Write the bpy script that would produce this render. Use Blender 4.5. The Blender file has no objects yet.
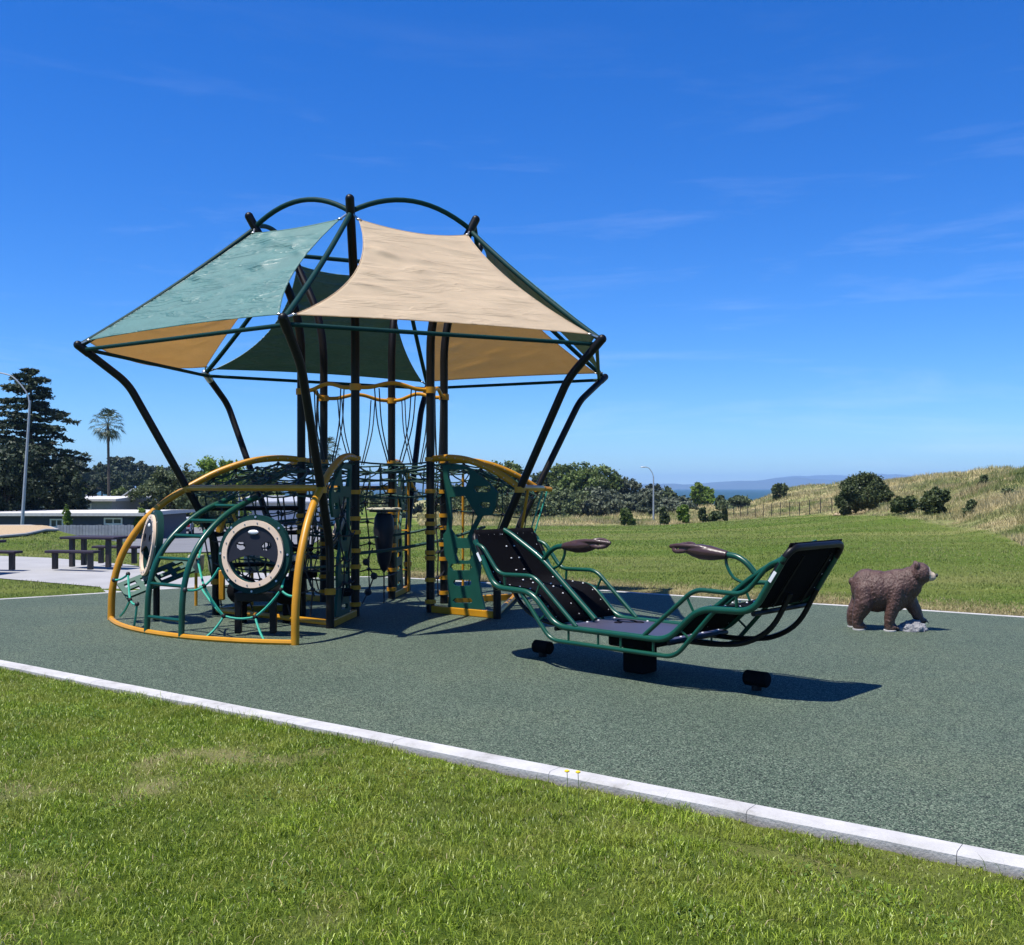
import bpy, math, random
import numpy as np
from mathutils import Vector, Matrix
R = math.radians
random.seed(7)
rng = np.random.default_rng(11)
scene = bpy.context.scene
col = scene.collection
CAM_H = 1.6
F = 1000.0

def at(px, py, Y):
    return Vector(((px - 512) / F * Y, Y, CAM_H - (py - 488) / F * Y))

# ------------------------------------------------------------------ helpers
def tag(o, label=None, cat=None, group=None, kind=None):
    if label: o['label'] = label
    if cat: o['category'] = cat
    if group: o['group'] = group
    if kind: o['kind'] = kind
    return o

def empty(name, loc, rz=0.0):
    o = bpy.data.objects.new(name, None)
    o.empty_display_size = .2
    col.objects.link(o)
    o.location = loc
    o.rotation_euler = (0, 0, rz)
    return o

def copy_tree(o, parent=None):
    c = o.copy(); col.objects.link(c); c.parent = parent
    for ch in list(o.children):
        if ch.name in bpy.data.objects:
            copy_tree(ch, c)
    return c

def fillet(pts, rad, n=5):
    pts = [Vector(p) for p in pts]
    out = [pts[0]]
    for i in range(1, len(pts) - 1):
        a, b, c = pts[i - 1], pts[i], pts[i + 1]
        d1 = (a - b); d2 = (c - b)
        t = min(rad, d1.length * .48, d2.length * .48)
        p = b + d1.normalized() * t; q = b + d2.normalized() * t
        for k in range(n + 1):
            s = k / n
            out.append(p * (1 - s) ** 2 + b * 2 * s * (1 - s) + q * s * s)
    out.append(pts[-1])
    return out

def catmull(pts, n=6):
    pts = [Vector(p) for p in pts]
    P = [pts[0] * 2 - pts[1]] + pts + [pts[-1] * 2 - pts[-2]]
    out = []
    for i in range(1, len(P) - 2):
        for k in range(n):
            t = k / n
            a, b, c, d = P[i - 1], P[i], P[i + 1], P[i + 2]
            out.append(.5 * ((2 * b) + (c - a) * t + (2 * a - 5 * b + 4 * c - d) * t * t + (3 * b - a - 3 * c + d) * t ** 3))
    out.append(pts[-1])
    return out

class MB:
    def __init__(s): s.v = []; s.f = []
    def add(s, vs, fs):
        b = len(s.v)
        s.v.extend([tuple(v) for v in vs]); s.f.extend([tuple(i + b for i in f) for f in fs])
        return s
    def tube(s, pts, r, n=10, closed=False, cap=True, r2=None):
        pts = [Vector(p) for p in pts]
        N = len(pts)
        rs = r if isinstance(r, (list, tuple)) else [r + ((r2 - r) * i / (N - 1) if r2 is not None else 0) for i in range(N)]
        vs = []; fs = []
        t0 = (pts[1] - pts[0]).normalized()
        up = Vector((0, 0, 1)) if abs(t0.z) < .9 else Vector((1, 0, 0))
        nrm = (up - t0 * up.dot(t0)).normalized()
        for i, p in enumerate(pts):
            if closed: t = pts[(i + 1) % N] - pts[i - 1]
            elif i == 0: t = pts[1] - pts[0]
            elif i == N - 1: t = pts[-1] - pts[-2]
            else: t = (pts[i + 1] - pts[i]).normalized() + (pts[i] - pts[i - 1]).normalized()
            if t.length < 1e-9: t = t0.copy()
            t.normalize()
            nrm = nrm - t * nrm.dot(t)
            if nrm.length < 1e-6: nrm = t.orthogonal()
            nrm.normalize()
            bn = t.cross(nrm)
            for k in range(n):
                a = 2 * math.pi * k / n
                vs.append(p + (nrm * math.cos(a) + bn * math.sin(a)) * rs[i])
        M = N if closed else N - 1
        for i in range(M):
            j = (i + 1) % N
            for k in range(n):
                l = (k + 1) % n
                fs.append((i * n + k, i * n + l, j * n + l, j * n + k))
        if cap and not closed:
            fs.append(tuple(range(n))[::-1]); fs.append(tuple((N - 1) * n + k for k in range(n)))
        return s.add(vs, fs)
    def cyl(s, p, q, r, n=12, r2=None): return s.tube([p, q], r, n, r2=r2)
    def box(s, c, size, M=None):
        c = Vector(c); x, y, z = [a / 2 for a in size]
        vs = [Vector((i * x, j * y, k * z)) for i in (-1, 1) for j in (-1, 1) for k in (-1, 1)]
        if M is not None: vs = [M @ v for v in vs]
        vs = [v + c for v in vs]
        return s.add(vs, [(0, 1, 3, 2), (4, 6, 7, 5), (0, 4, 5, 1), (2, 3, 7, 6), (0, 2, 6, 4), (1, 5, 7, 3)])
    def ball(s, c, r, n=10, m=7, M=None):
        if not isinstance(r, (list, tuple)): r = (r, r, r)
        vs = []; fs = []
        for i in range(m + 1):
            th = math.pi * i / m
            for k in range(n):
                a = 2 * math.pi * k / n
                v = Vector((math.sin(th) * math.cos(a) * r[0], math.sin(th) * math.sin(a) * r[1], math.cos(th) * r[2]))
                if M is not None: v = M @ v
                vs.append(v + Vector(c))
        for i in range(m):
            for k in range(n):
                l = (k + 1) % n
                fs.append((i * n + k, (i + 1) * n + k, (i + 1) * n + l, i * n + l))
        return s.add(vs, fs)
    def ring(s, c, R_, r, M=None, n=40, m=8, flat=None):
        # torus about local z, mapped by M (3x3)
        M = M or Matrix.Identity(3)
        vs = []; fs = []
        for i in range(n):
            a = 2 * math.pi * i / n
            for k in range(m):
                b = 2 * math.pi * k / m
                rr = R_ + r * math.cos(b); zz = (flat or r) * math.sin(b)
                vs.append(Vector(c) + M @ Vector((rr * math.cos(a), rr * math.sin(a), zz)))
        for i in range(n):
            j = (i + 1) % n
            for k in range(m):
                l = (k + 1) % m
                fs.append((i * m + k, j * m + k, j * m + l, i * m + l))
        return s.add(vs, fs)
    def prism(s, poly, th, M, c):
        """poly 2D list (a,b) -> plate with thickness th; M maps (a,b,n)"""
        n = len(poly)
        vs = [Vector(c) + M @ Vector((a, b, -th / 2)) for a, b in poly] + [Vector(c) + M @ Vector((a, b, th / 2)) for a, b in poly]
        fs = [tuple(range(n))[::-1], tuple(range(n, 2 * n))] + [(i, (i + 1) % n, n + (i + 1) % n, n + i) for i in range(n)]
        return s.add(vs, fs)
    def frame(s, outer, inner, th, M, c):
        """plate with hole, outer and inner same vertex count"""
        n = len(outer)
        vs = []
        for z in (-th / 2, th / 2):
            for a, b in outer: vs.append(Vector(c) + M @ Vector((a, b, z)))
            for a, b in inner: vs.append(Vector(c) + M @ Vector((a, b, z)))
        fs = []
        for i in range(n):
            j = (i + 1) % n
            fs += [(i, n + i, n + j, j), (2 * n + i, 2 * n + j, 3 * n + j, 3 * n + i), (i, j, 2 * n + j, 2 * n + i), (n + i, 3 * n + i, 3 * n + j, n + j)]
        return s.add(vs, fs)
    def build(s, name, mat, parent=None, smooth=True, loc=None, bevel=0, extra=None):
        nf0 = len(s.f)
        if extra: s.add(extra[0].v, extra[0].f)
        me = bpy.data.meshes.new(name)
        me.from_pydata(s.v, [], s.f); me.update()
        import bmesh
        bm = bmesh.new(); bm.from_mesh(me)
        bmesh.ops.recalc_face_normals(bm, faces=bm.faces); bm.to_mesh(me); bm.free()
        if smooth:
            me.shade_smooth()
            try: me.set_sharp_from_angle(angle=R(38))
            except Exception: pass
        me.materials.append(mat)
        if extra:
            me.materials.append(extra[1]); me.polygons.foreach_set('material_index', [0] * nf0 + [1] * (len(me.polygons) - nf0))
        o = bpy.data.objects.new(name, me); col.objects.link(o)
        if parent: o.parent = parent
        if loc is not None: o.location = loc
        if bevel:
            b = o.modifiers.new('bevel', 'BEVEL'); b.width = bevel; b.segments = 2; b.limit_method = 'ANGLE'; b.angle_limit = R(40)
        return o

def np_mesh(name, verts, loops_per_face, faces_flat, mat, parent=None, loc=None):
    """fast mesh: verts (n,3); faces all of a size, or loops_per_face array"""
    me = bpy.data.meshes.new(name)
    verts = np.asarray(verts, np.float32)
    faces_flat = np.asarray(faces_flat, np.int32).ravel()
    if np.isscalar(loops_per_face):
        nf = len(faces_flat) // loops_per_face
        tot = np.full(nf, loops_per_face, np.int32)
    else:
        tot = np.asarray(loops_per_face, np.int32); nf = len(tot)
    start = np.concatenate([[0], np.cumsum(tot)[:-1]]).astype(np.int32)
    me.vertices.add(len(verts)); me.vertices.foreach_set('co', verts.ravel())
    me.loops.add(len(faces_flat)); me.loops.foreach_set('vertex_index', faces_flat)
    me.polygons.add(nf); me.polygons.foreach_set('loop_start', start); me.polygons.foreach_set('loop_total', tot)
    me.update(calc_edges=True)
    me.materials.append(mat)
    o = bpy.data.objects.new(name, me); col.objects.link(o)
    if parent: o.parent = parent
    if loc is not None: o.location = loc
    return o

# ------------------------------------------------------------------ materials
def nodes(name):
    m = bpy.data.materials.new(name); m.use_nodes = True
    nt = m.node_tree
    return m, nt, nt.nodes, nt.links, nt.nodes['Principled BSDF']

def ramp(N, stops):
    r = N.new('ShaderNodeValToRGB')
    e = r.color_ramp.elements
    while len(e) < len(stops): e.new(.5)
    for k, (p, c) in enumerate(stops):
        e[k].position = p; e[k].color = (*c, 1)
    return r

def simple(name, c, rough=.5, metal=0, var=.12, scale=6, bump=0, bscale=60, spec=.5, coat=0):
    m, nt, N, L, P = nodes(name)
    tc = N.new('ShaderNodeTexCoord')
    no = N.new('ShaderNodeTexNoise'); no.inputs['Scale'].default_value = scale; no.inputs['Detail'].default_value = 6
    L.new(tc.outputs['Object'], no.inputs['Vector'])
    lo = tuple(x * (1 - var) for x in c); hi = tuple(min(1, x * (1 + var)) for x in c)
    r = ramp(N, [(.3, lo), (.7, hi)]); L.new(no.outputs['Fac'], r.inputs['Fac'])
    L.new(r.outputs['Color'], P.inputs['Base Color'])
    P.inputs['Roughness'].default_value = rough; P.inputs['Metallic'].default_value = metal
    P.inputs['Specular IOR Level'].default_value = spec
    P.inputs['Coat Weight'].default_value = coat
    if bump:
        n2 = N.new('ShaderNodeTexNoise'); n2.inputs['Scale'].default_value = bscale; n2.inputs['Detail'].default_value = 4
        L.new(tc.outputs['Object'], n2.inputs['Vector'])
        b = N.new('ShaderNodeBump'); b.inputs['Strength'].default_value = bump; b.inputs['Distance'].default_value = .01
        L.new(n2.outputs['Fac'], b.inputs['Height']); L.new(b.outputs['Normal'], P.inputs['Normal'])
    return m

def leafmat(name, c1, c2, c3, transl=.25, rough=.55, patch=.5, dry=None, dryscale=1.2, spec=.3):
    """per-leaf random colour plus slow patches"""
    m, nt, N, L, P = nodes(name)
    g = N.new('ShaderNodeNewGeometry')
    r = ramp(N, [(0, c1), (.5, c2), (1, c3)]); L.new(g.outputs['Random Per Island'], r.inputs['Fac'])
    tc = N.new('ShaderNodeTexCoord')
    no = N.new('ShaderNodeTexNoise'); no.inputs['Scale'].default_value = patch; no.inputs['Detail'].default_value = 4
    L.new(tc.outputs['Object'], no.inputs['Vector'])
    mr = N.new('ShaderNodeMapRange'); mr.inputs[1].default_value = .3; mr.inputs[2].default_value = .7; mr.inputs[3].default_value = .7; mr.inputs[4].default_value = 1.3
    L.new(no.outputs['Fac'], mr.inputs[0])
    mx = N.new('ShaderNodeMix'); mx.data_type = 'RGBA'; mx.blend_type = 'MULTIPLY'; mx.inputs[0].default_value = 1
    L.new(r.outputs['Color'], mx.inputs[6]); L.new(mr.outputs[0], mx.inputs[7])
    out = mx.outputs[2]
    if dry:
        n2 = N.new('ShaderNodeTexNoise'); n2.inputs['Scale'].default_value = dryscale; n2.inputs['Detail'].default_value = 5; n2.inputs['Roughness'].default_value = .65
        L.new(tc.outputs['Object'], n2.inputs['Vector'])
        m2 = N.new('ShaderNodeMapRange'); m2.inputs[1].default_value = .46; m2.inputs[2].default_value = .60
        L.new(n2.outputs['Fac'], m2.inputs[0])
        mm = N.new('ShaderNodeMix'); mm.data_type = 'RGBA'; mm.inputs[7].default_value = (*dry, 1)
        L.new(m2.outputs[0], mm.inputs[0]); L.new(out, mm.inputs[6]); out = mm.outputs[2]
    L.new(out, P.inputs['Base Color'])
    P.inputs['Roughness'].default_value = rough; P.inputs['Specular IOR Level'].default_value = spec
    tr = N.new('ShaderNodeBsdfTranslucent'); L.new(out, tr.inputs['Color'])
    ms = N.new('ShaderNodeMixShader'); ms.inputs[0].default_value = transl
    L.new(P.outputs[0], ms.inputs[1]); L.new(tr.outputs[0], ms.inputs[2])
    L.new(ms.outputs[0], N['Material Output'].inputs['Surface'])
    return m

M = {}
M['black'] = simple('black_powder_coat', (.005, .0045, .0045), .42, var=.2, spec=.22)
M['rubber'] = simple('black_rubber', (.004, .004, .0045), .85, spec=.1, bump=.3, bscale=200)
M['green'] = simple('green_powder_coat', (.003, .056, .031), .32, var=.12, spec=.4, coat=.1)
M['frame_green'] = simple('dark_green_frame_coat', (.002, .030, .027), .6, var=.12, spec=.15)
M['dkgreen'] = simple('dark_green_plastic', (.007, .062, .042), .5, var=.12, spec=.3)
M['yellow'] = simple('golden_yellow_powder_coat', (.45, .205, .007), .4, var=.1, spec=.35)
M['steel'] = simple('galvanised_steel', (.45, .46, .47), .35, metal=.8)
M['white_metal'] = simple('white_bolt', (.75, .75, .74), .35)
M['cream'] = simple('cream_plastic', (.66, .50, .36), .5, var=.06)
M['greycream'] = simple('weathered_cream_plastic', (.36, .34, .25), .6)
M['navyplastic'] = simple('charcoal_plastic', (.013, .013, .019), .5, var=.15, spec=.3)
M['purple'] = simple('purple_grey_decking', (.040, .037, .060), .5, var=.1, scale=3)
M['mesh_black'] = simple('black_woven_seat', (.0025, .0022, .003), .9, spec=.08, bump=.3, bscale=300)
M['brown'] = simple('brown_moulded_plastic', (.050, .024, .020), .38, var=.15)
M['rope_teal'] = simple('teal_rope', (.012, .30, .20), .6, bump=.5, bscale=250)
M['rope_dark'] = simple('dark_green_rope', (.008, .05, .035), .6, bump=.5, bscale=250)
M['rope_black'] = simple('black_rope', (.012, .012, .013), .6)
M['concrete'] = simple('pale_concrete', (.40, .39, .37), .85, var=.1, scale=4, bump=.4, bscale=90)
M['lampgrey'] = simple('lamp_pole_grey', (.30, .34, .38), .45, metal=.2)

def sail_mat(name, c, tc_, transl):
    m, nt, N, L, P = nodes(name)
    tc = N.new('ShaderNodeTexCoord')
    no = N.new('ShaderNodeTexNoise'); no.inputs['Scale'].default_value = 2.2; no.inputs['Detail'].default_value = 5
    mp = N.new('ShaderNodeMapping'); mp.inputs['Scale'].default_value = (1, 1, 3.5)
    L.new(tc.outputs['Object'], mp.inputs[0]); L.new(mp.outputs[0], no.inputs['Vector'])
    r = ramp(N, [(.3, tuple(x * .9 for x in c)), (.7, tuple(min(1, x * 1.08) for x in c))]); L.new(no.outputs['Fac'], r.inputs['Fac'])
    L.new(r.outputs['Color'], P.inputs['Base Color'])
    P.inputs['Roughness'].default_value = .52; P.inputs['Specular IOR Level'].default_value = .15 if 'tan' in name else 1.0
    wv = N.new('ShaderNodeTexNoise'); wv.inputs['Scale'].default_value = 70; wv.inputs['Detail'].default_value = 2
    L.new(mp.outputs[0], wv.inputs['Vector'])
    b = N.new('ShaderNodeBump'); b.inputs['Strength'].default_value = .25; b.inputs['Distance'].default_value = .01
    L.new(wv.outputs['Fac'], b.inputs['Height'])
    mp2 = N.new('ShaderNodeMapping'); mp2.inputs['Scale'].default_value = (.55, .55, 4.2); mp2.inputs['Rotation'].default_value = (0, -.22, 0)
    L.new(tc.outputs['Object'], mp2.inputs[0])
    cr = N.new('ShaderNodeTexNoise'); cr.inputs['Scale'].default_value = 2.4; cr.inputs['Detail'].default_value = 3; cr.inputs['Distortion'].default_value = .5
    L.new(mp2.outputs[0], cr.inputs['Vector'])
    cr2 = ramp(N, [(.50, (0, 0, 0)), (.60, (1, 1, 1)), (.635, (0, 0, 0))]); L.new(cr.outputs['Fac'], cr2.inputs['Fac'])
    b2 = N.new('ShaderNodeBump'); b2.inputs['Strength'].default_value = .5 if 'green' in name else .3; b2.inputs['Distance'].default_value = .035
    L.new(cr2.outputs['Color'], b2.inputs['Height']); L.new(b.outputs['Normal'], b2.inputs['Normal']); L.new(b2.outputs['Normal'], P.inputs['Normal'])
    # knitted shade cloth: fine mottling of the yarn
    mo = N.new('ShaderNodeTexNoise'); mo.inputs['Scale'].default_value = 16; mo.inputs['Detail'].default_value = 6; mo.inputs['Roughness'].default_value = .7
    L.new(mp.outputs[0], mo.inputs['Vector'])
    mor = ramp(N, [(.35, (.80, .84, .84)), (.65, (1.12, 1.10, 1.10))] if 'green' in name else [(.3, (.95, .95, .95)), (.7, (1.04, 1.04, 1.04))]); L.new(mo.outputs['Fac'], mor.inputs['Fac'])
    mm = N.new('ShaderNodeMix'); mm.data_type = 'RGBA'; mm.blend_type = 'MULTIPLY'; mm.inputs[0].default_value = 1
    L.new(r.outputs['Color'], mm.inputs[6]); L.new(mor.outputs['Color'], mm.inputs[7]); L.new(mm.outputs[2], P.inputs['Base Color'])
    tr = N.new('ShaderNodeBsdfTranslucent'); tr.inputs['Color'].default_value = (*tc_, 1)
    ms = N.new('ShaderNodeMixShader'); ms.inputs[0].default_value = transl
    L.new(P.outputs[0], ms.inputs[1]); L.new(tr.outputs[0], ms.inputs[2])
    L.new(ms.outputs[0], N['Material Output'].inputs['Surface'])
    return m
M['sail_tan'] = sail_mat('tan_shade_cloth', (.57, .475, .335), (.95, .68, .35), .36)
M['sail_green'] = sail_mat('green_shade_cloth', (.075, .195, .165), (.001, .14, .17), .22)

def pad_mat():
    m, nt, N, L, P = nodes('green_rubber_surfacing')
    tc = N.new('ShaderNodeTexCoord')
    v = N.new('ShaderNodeTexVoronoi'); v.inputs['Scale'].default_value = 150; v.inputs['Randomness'].default_value = 1
    L.new(tc.outputs['Object'], v.inputs['Vector'])
    sep = N.new('ShaderNodeSeparateColor'); L.new(v.outputs['Color'], sep.inputs[0])
    r = ramp(N, [(0, (.012, .016, .012)), (.27, (.016, .024, .017)), (.36, (.041, .064, .040)), (.70, (.060, .091, .058)), (.80, (.112, .146, .100)), (1, (.185, .222, .158))])
    r.color_ramp.interpolation = 'LINEAR'
    L.new(sep.outputs[0], r.inputs['Fac'])
    no = N.new('ShaderNodeTexNoise'); no.inputs['Scale'].default_value = .55; no.inputs['Detail'].default_value = 5; no.inputs['Roughness'].default_value = .6
    L.new(tc.outputs['Object'], no.inputs['Vector'])
    r2 = ramp(N, [(.28, (.84, .87, .86)), (.5, (1, 1, 1)), (.72, (1.20, 1.13, 1.06))]); L.new(no.outputs['Fac'], r2.inputs['Fac'])
    mx = N.new('ShaderNodeMix'); mx.data_type = 'RGBA'; mx.blend_type = 'MULTIPLY'; mx.inputs[0].default_value = 1
    L.new(r.outputs['Color'], mx.inputs[6]); L.new(r2.outputs['Color'], mx.inputs[7])
    L.new(mx.outputs[2], P.inputs['Base Color'])
    P.inputs['Roughness'].default_value = .8; P.inputs['Specular IOR Level'].default_value = .3
    b = N.new('ShaderNodeBump'); b.inputs['Strength'].default_value = .55; b.inputs['Distance'].default_value = .006
    L.new(sep.outputs[1], b.inputs['Height']); L.new(b.outputs['Normal'], P.inputs['Normal'])
    return m
M['pad'] = pad_mat()

# ------------------------------------------------------------------ terrain
ZC = np.array([0, 18, 28, 41, 55, 70, 90, 120, 160, 220, 320, 600.])
TP = {
 -1500: [0, 0, 0, 0, -1, -2, -2.5, -3, -3, -3, -3, -3],
 -400: [0, 0, 0, 0, -.5, -2, -2.5, -3, -3, -3, -3, -3],
 45:   [0, 0, 0, 0, -.6, -2.2, -2.6, -3, -3, -3, -3, -3],
 70:   [0, 0, -.05, -.35, -1.5, -2.2, -2.6, -3, -3, -3, -3, -3],
 130:  [0, 0, -.2, -.72, -1.3, -1.9, -2.5, -3, -3, -3, -3, -3],
 250:  [0, 0, -.2, -.72, -1.3, -1.9, -2.4, -2.8, -3, -3, -3, -3],
 420:  [0, 0, -.15, -.45, -.8, -1.2, -1.7, -2.3, -2.4, -2.6, -3.5, -6],
 650:  [0, 0, -.15, -.45, -.8, -1.2, -1.7, -2.2, -2.5, -3.6, -7.5, -9],
 740:  [0, 0, -.1, -.32, -.55, -.85, -1.3, -1.4, -1.3, -3.2, -7.5, -9],
 800:  [0, 0, -.05, -.2, -.35, -.5, -.8, .3, 1.5, 0, -6, -9],
 860:  [0, 0, 0, -.08, -.1, -.2, .9, 2.0, 2.2, 1, -3, -9],
 950:  [0, 0, 0, 0, .70, 1.55, 2.5, 2.8, 2.7, 2, -1, -9],
 1024: [0, 0, 0, .8, 1.75, 2.5, 2.95, 3.2, 3.1, 3, 0, -9],
 1300: [0, .15, 1.2, 2.4, 3.3, 4.0, 4.4, 4.6, 4.5, 4, 2, -5],
 2500: [0, .15, 1.2, 2.4, 3.3, 4.0, 4.4, 4.6, 4.5, 4, 2, -5]}
PXK = np.array(sorted(TP)); TAB = np.array([TP[k] for k in PXK])
def vnoise(x, y, seed=0):
    xi = np.floor(x).astype(int); yi = np.floor(y).astype(int); xf = x - xi; yf = y - yi
    def h(a, b):
        n = (a * 374761393 + b * 668265263 + seed * 1442695041) & 0xffffffff
        n = ((n ^ (n >> 13)) * 1274126177) & 0xffffffff
        return ((n ^ (n >> 16)) & 0xffff) / 65535.0
    u = xf * xf * (3 - 2 * xf); w = yf * yf * (3 - 2 * yf)
    return (h(xi, yi) * (1 - u) + h(xi + 1, yi) * u) * (1 - w) + (h(xi, yi + 1) * (1 - u) + h(xi + 1, yi + 1) * u) * w
TOE_P = np.array([-2000, 380, 420, 700, 760, 800, 860, 900, 950, 1024, 1300, 2500.])
TOE_Z = np.array([400, 400, 82, 84, 84, 80, 62, 50, 40, 27, 17, 17.])
# kerb lines (world X,Y)
K0 = np.array([-4.76, 9.30]); K1 = np.array([2.222, 4.342])
kd = (K1 - K0) / np.linalg.norm(K1 - K0); kn = np.array([kd[1], -kd[0]])   # kn points to the camera side
if kn[1] > 0: kn = -kn
def kerb_side(X, Y):   # >0 camera side
    return (X - K0[0]) * kn[0] + (Y - K0[1]) * kn[1]
def terrain(X, Y):
    X = np.asarray(X, float); Y = np.asarray(Y, float)
    D = np.maximum(Y, 14.)
    px = np.clip(512 + 1000 * X / D, -1499, 2499)
    i = np.clip(np.searchsorted(PXK, px) - 1, 0, len(PXK) - 2)
    t = (px - PXK[i]) / (PXK[i + 1] - PXK[i])
    t = t * t * (3 - 2 * t) * .5 + t * .5
    Yc = np.clip(Y, 0, 599)
    j = np.clip(np.searchsorted(ZC, Yc) - 1, 0, len(ZC) - 2)
    s = np.clip((Yc - ZC[j]) / (ZC[j + 1] - ZC[j]), 0, 1)
    s2 = s * s * (3 - 2 * s) * .35 + s * .65
    z = (TAB[i, j] * (1 - s2) + TAB[i, j + 1] * s2) * (1 - t) + (TAB[i + 1, j] * (1 - s2) + TAB[i + 1, j + 1] * s2) * t
    toe = np.interp(px, TOE_P, TOE_Z)
    b = np.clip((Y - toe) / 14, 0, 1) * (px > 420)
    z = z + b * (vnoise(X / 7, Y / 7, 1) - .5) * 1.0 * np.clip(Y / 90, .5, 1.2) + b * (vnoise(X / 2.3, Y / 2.3, 2) - .5) * .35
    near = np.clip((26 - Y) / 8, 0, 1)
    z = z - .025 * near
    ks = kerb_side(X, Y)
    z = z - (.020 + .030 * vnoise(X * 1.7, Y * 1.7, 77)) * np.clip(ks / .1, 0, 1) * np.exp(-((ks - .2) / .5) ** 2) * np.clip((X + 1.3) / 1.4, 0, 1) * (Y < 14)
    z = z - .015 * np.clip(ks / .3, 0, 1) * (Y < 14) + (ks > .4) * (Y < 14) * (vnoise(X * .9, Y * .9, 5) - .5) * .05
    inpad = (ks < -.05) & (Y < 16) & (Y > 2)
    z = z - .03 * inpad * near
    return z
def tz(x, y): return float(terrain(np.array([x]), np.array([y]))[0])

xs = np.concatenate([-np.geomspace(900, 12, 70), np.linspace(-11.7, 11.7, 150), np.geomspace(12, 900, 110)])
ys = np.concatenate([np.linspace(-40, 0, 8), np.linspace(.5, 20, 90), np.geomspace(20.4, 600, 190)])
GX, GY = np.meshgrid(xs, ys)
GZ = terrain(GX, GY)
nx, ny = len(xs), len(ys)
idx = np.arange(nx * ny).reshape(ny, nx)
quads = np.stack([idx[:-1, :-1], idx[:-1, 1:], idx[1:, 1:], idx[1:, :-1]], -1).reshape(-1, 4)

def ground_mat():
    m, nt, N, L, P = nodes('lawn_and_dune_ground')
    tc = N.new('ShaderNodeTexCoord')
    at_ = N.new('ShaderNodeAttribute'); at_.attribute_name = 'dry'
    def noise(scale, det=6, rough=.6, sc=None):
        n = N.new('ShaderNodeTexNoise'); n.inputs['Scale'].default_value = scale; n.inputs['Detail'].default_value = det; n.inputs['Roughness'].default_value = rough
        if sc:
            mp = N.new('ShaderNodeMapping'); mp.inputs['Scale'].default_value = sc
            L.new(tc.outputs['Object'], mp.inputs[0]); L.new(mp.outputs[0], n.inputs['Vector'])
        else: L.new(tc.outputs['Object'], n.inputs['Vector'])
        return n
    nf = noise(9, 8, .75)
    lawn = ramp(N, [(.28, (.042, .070, .008)), (.5, (.085, .132, .016)), (.72, (.140, .195, .034))]); L.new(nf.outputs['Fac'], lawn.inputs['Fac'])
    # slow yellowing bands and patches
    nb = noise(.10, 5, .6, (.45, 1.6, 1))
    mrb = N.new('ShaderNodeMapRange'); mrb.inputs[1].default_value = .46; mrb.inputs[2].default_value = .64; mrb.inputs[4].default_value = .8; L.new(nb.outputs['Fac'], mrb.inputs[0])
    mx1 = N.new('ShaderNodeMix'); mx1.data_type = 'RGBA'; mx1.inputs[7].default_value = (.205, .205, .065, 1)
    L.new(mrb.outputs[0], mx1.inputs[0]); L.new(lawn.outputs['Color'], mx1.inputs[6])
    nd = noise(1.1, 9, .72)
    dryr = ramp(N, [(.30, (.13, .12, .045)), (.46, (.28, .24, .11)), (.62, (.42, .34, .18)), (.8, (.50, .41, .24))]); L.new(nd.outputs['Fac'], dryr.inputs['Fac'])
    ng = noise(.12, 5, .6)
    mrg = N.new('ShaderNodeMapRange'); mrg.inputs[1].default_value = .44; mrg.inputs[2].default_value = .60; mrg.inputs[4].default_value = .8; L.new(ng.outputs['Fac'], mrg.inputs[0])
    mxg = N.new('ShaderNodeMix'); mxg.data_type = 'RGBA'; mxg.inputs[7].default_value = (.15, .18, .055, 1)
    L.new(mrg.outputs[0], mxg.inputs[0]); L.new(dryr.outputs['Color'], mxg.inputs[6])
    mx2 = N.new('ShaderNodeMix'); mx2.data_type = 'RGBA'
    L.new(at_.outputs['Fac'], mx2.inputs[0]); L.new(mx1.outputs[2], mx2.inputs[6]); L.new(mxg.outputs[2], mx2.inputs[7])
    L.new(mx2.outputs[2], P.inputs['Base Color']); P.inputs['Roughness'].default_value = 1; P.inputs['Specular IOR Level'].default_value = .1
    b = N.new('ShaderNodeBump'); b.inputs['Strength'].default_value = .8; b.inputs['Distance'].default_value = .12
    L.new(nf.outputs['Fac'], b.inputs['Height']); L.new(b.outputs['Normal'], P.inputs['Normal'])
    return m
M['ground'] = ground_mat()
g = np_mesh('ground', np.stack([GX, GY, GZ], -1).reshape(-1, 3), 4, quads, M['ground'])
g.data.shade_smooth()
pxg = 512 + 1000 * GX / np.maximum(GY, 14)
toe = np.interp(pxg, TOE_P, TOE_Z)
dry = np.clip((GY - toe + (vnoise(GX / 4, GY / 4, 9) - .5) * toe * .08) / (toe * .03), 0, 1)
# strip of dry verge beside the far kerb
a = g.data.attributes.new('dry', 'FLOAT', 'POINT')
# far kerb line
FK0 = np.array([-1.6, 14.07]); FK1 = np.array([6.35, 12.40])
def far_edge_y(X):
    return np.interp(X, FEX, FEY)
# pad outline from the photograph, on the ground: Y = 1600/(py-488)
def gp(px, py): 
    Y = 1600 / (py - 488.); return ((px - 512) / F * Y, Y)
far_pts = [gp(-260, 612), gp(-100, 606), gp(0, 599.5), gp(60, 596), gp(108, 593), gp(160, 589.5), gp(200, 587), gp(250, 583), gp(300, 579.5), gp(340, 577), gp(380, 577), gp(420, 579), gp(500, 584), gp(580, 589), gp(640, 593.5), gp(735, 599.5), gp(820, 604.5), gp(920, 610.5), gp(1024, 617.5), gp(1200, 629)]
FEX = np.array([p[0] for p in far_pts]); FEY = np.array([p[1] for p in far_pts])
dv = GY - np.interp(GX, FEX, FEY)
verge = ((dv > -.3) & (dv < 3.2) & (GX > -2) & (kerb_side(GX, GY) < 0)) * np.clip((2.6 - dv) / 1.2, 0, 1) * .95 * (vnoise(GX * 1.3, GY * 1.3, 4) * .7 + .45)
bareg = vnoise(GX * 1.5 + 3, GY * 1.5, 21) * .65 + vnoise(GX * 5, GY * 5, 22) * .35
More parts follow.
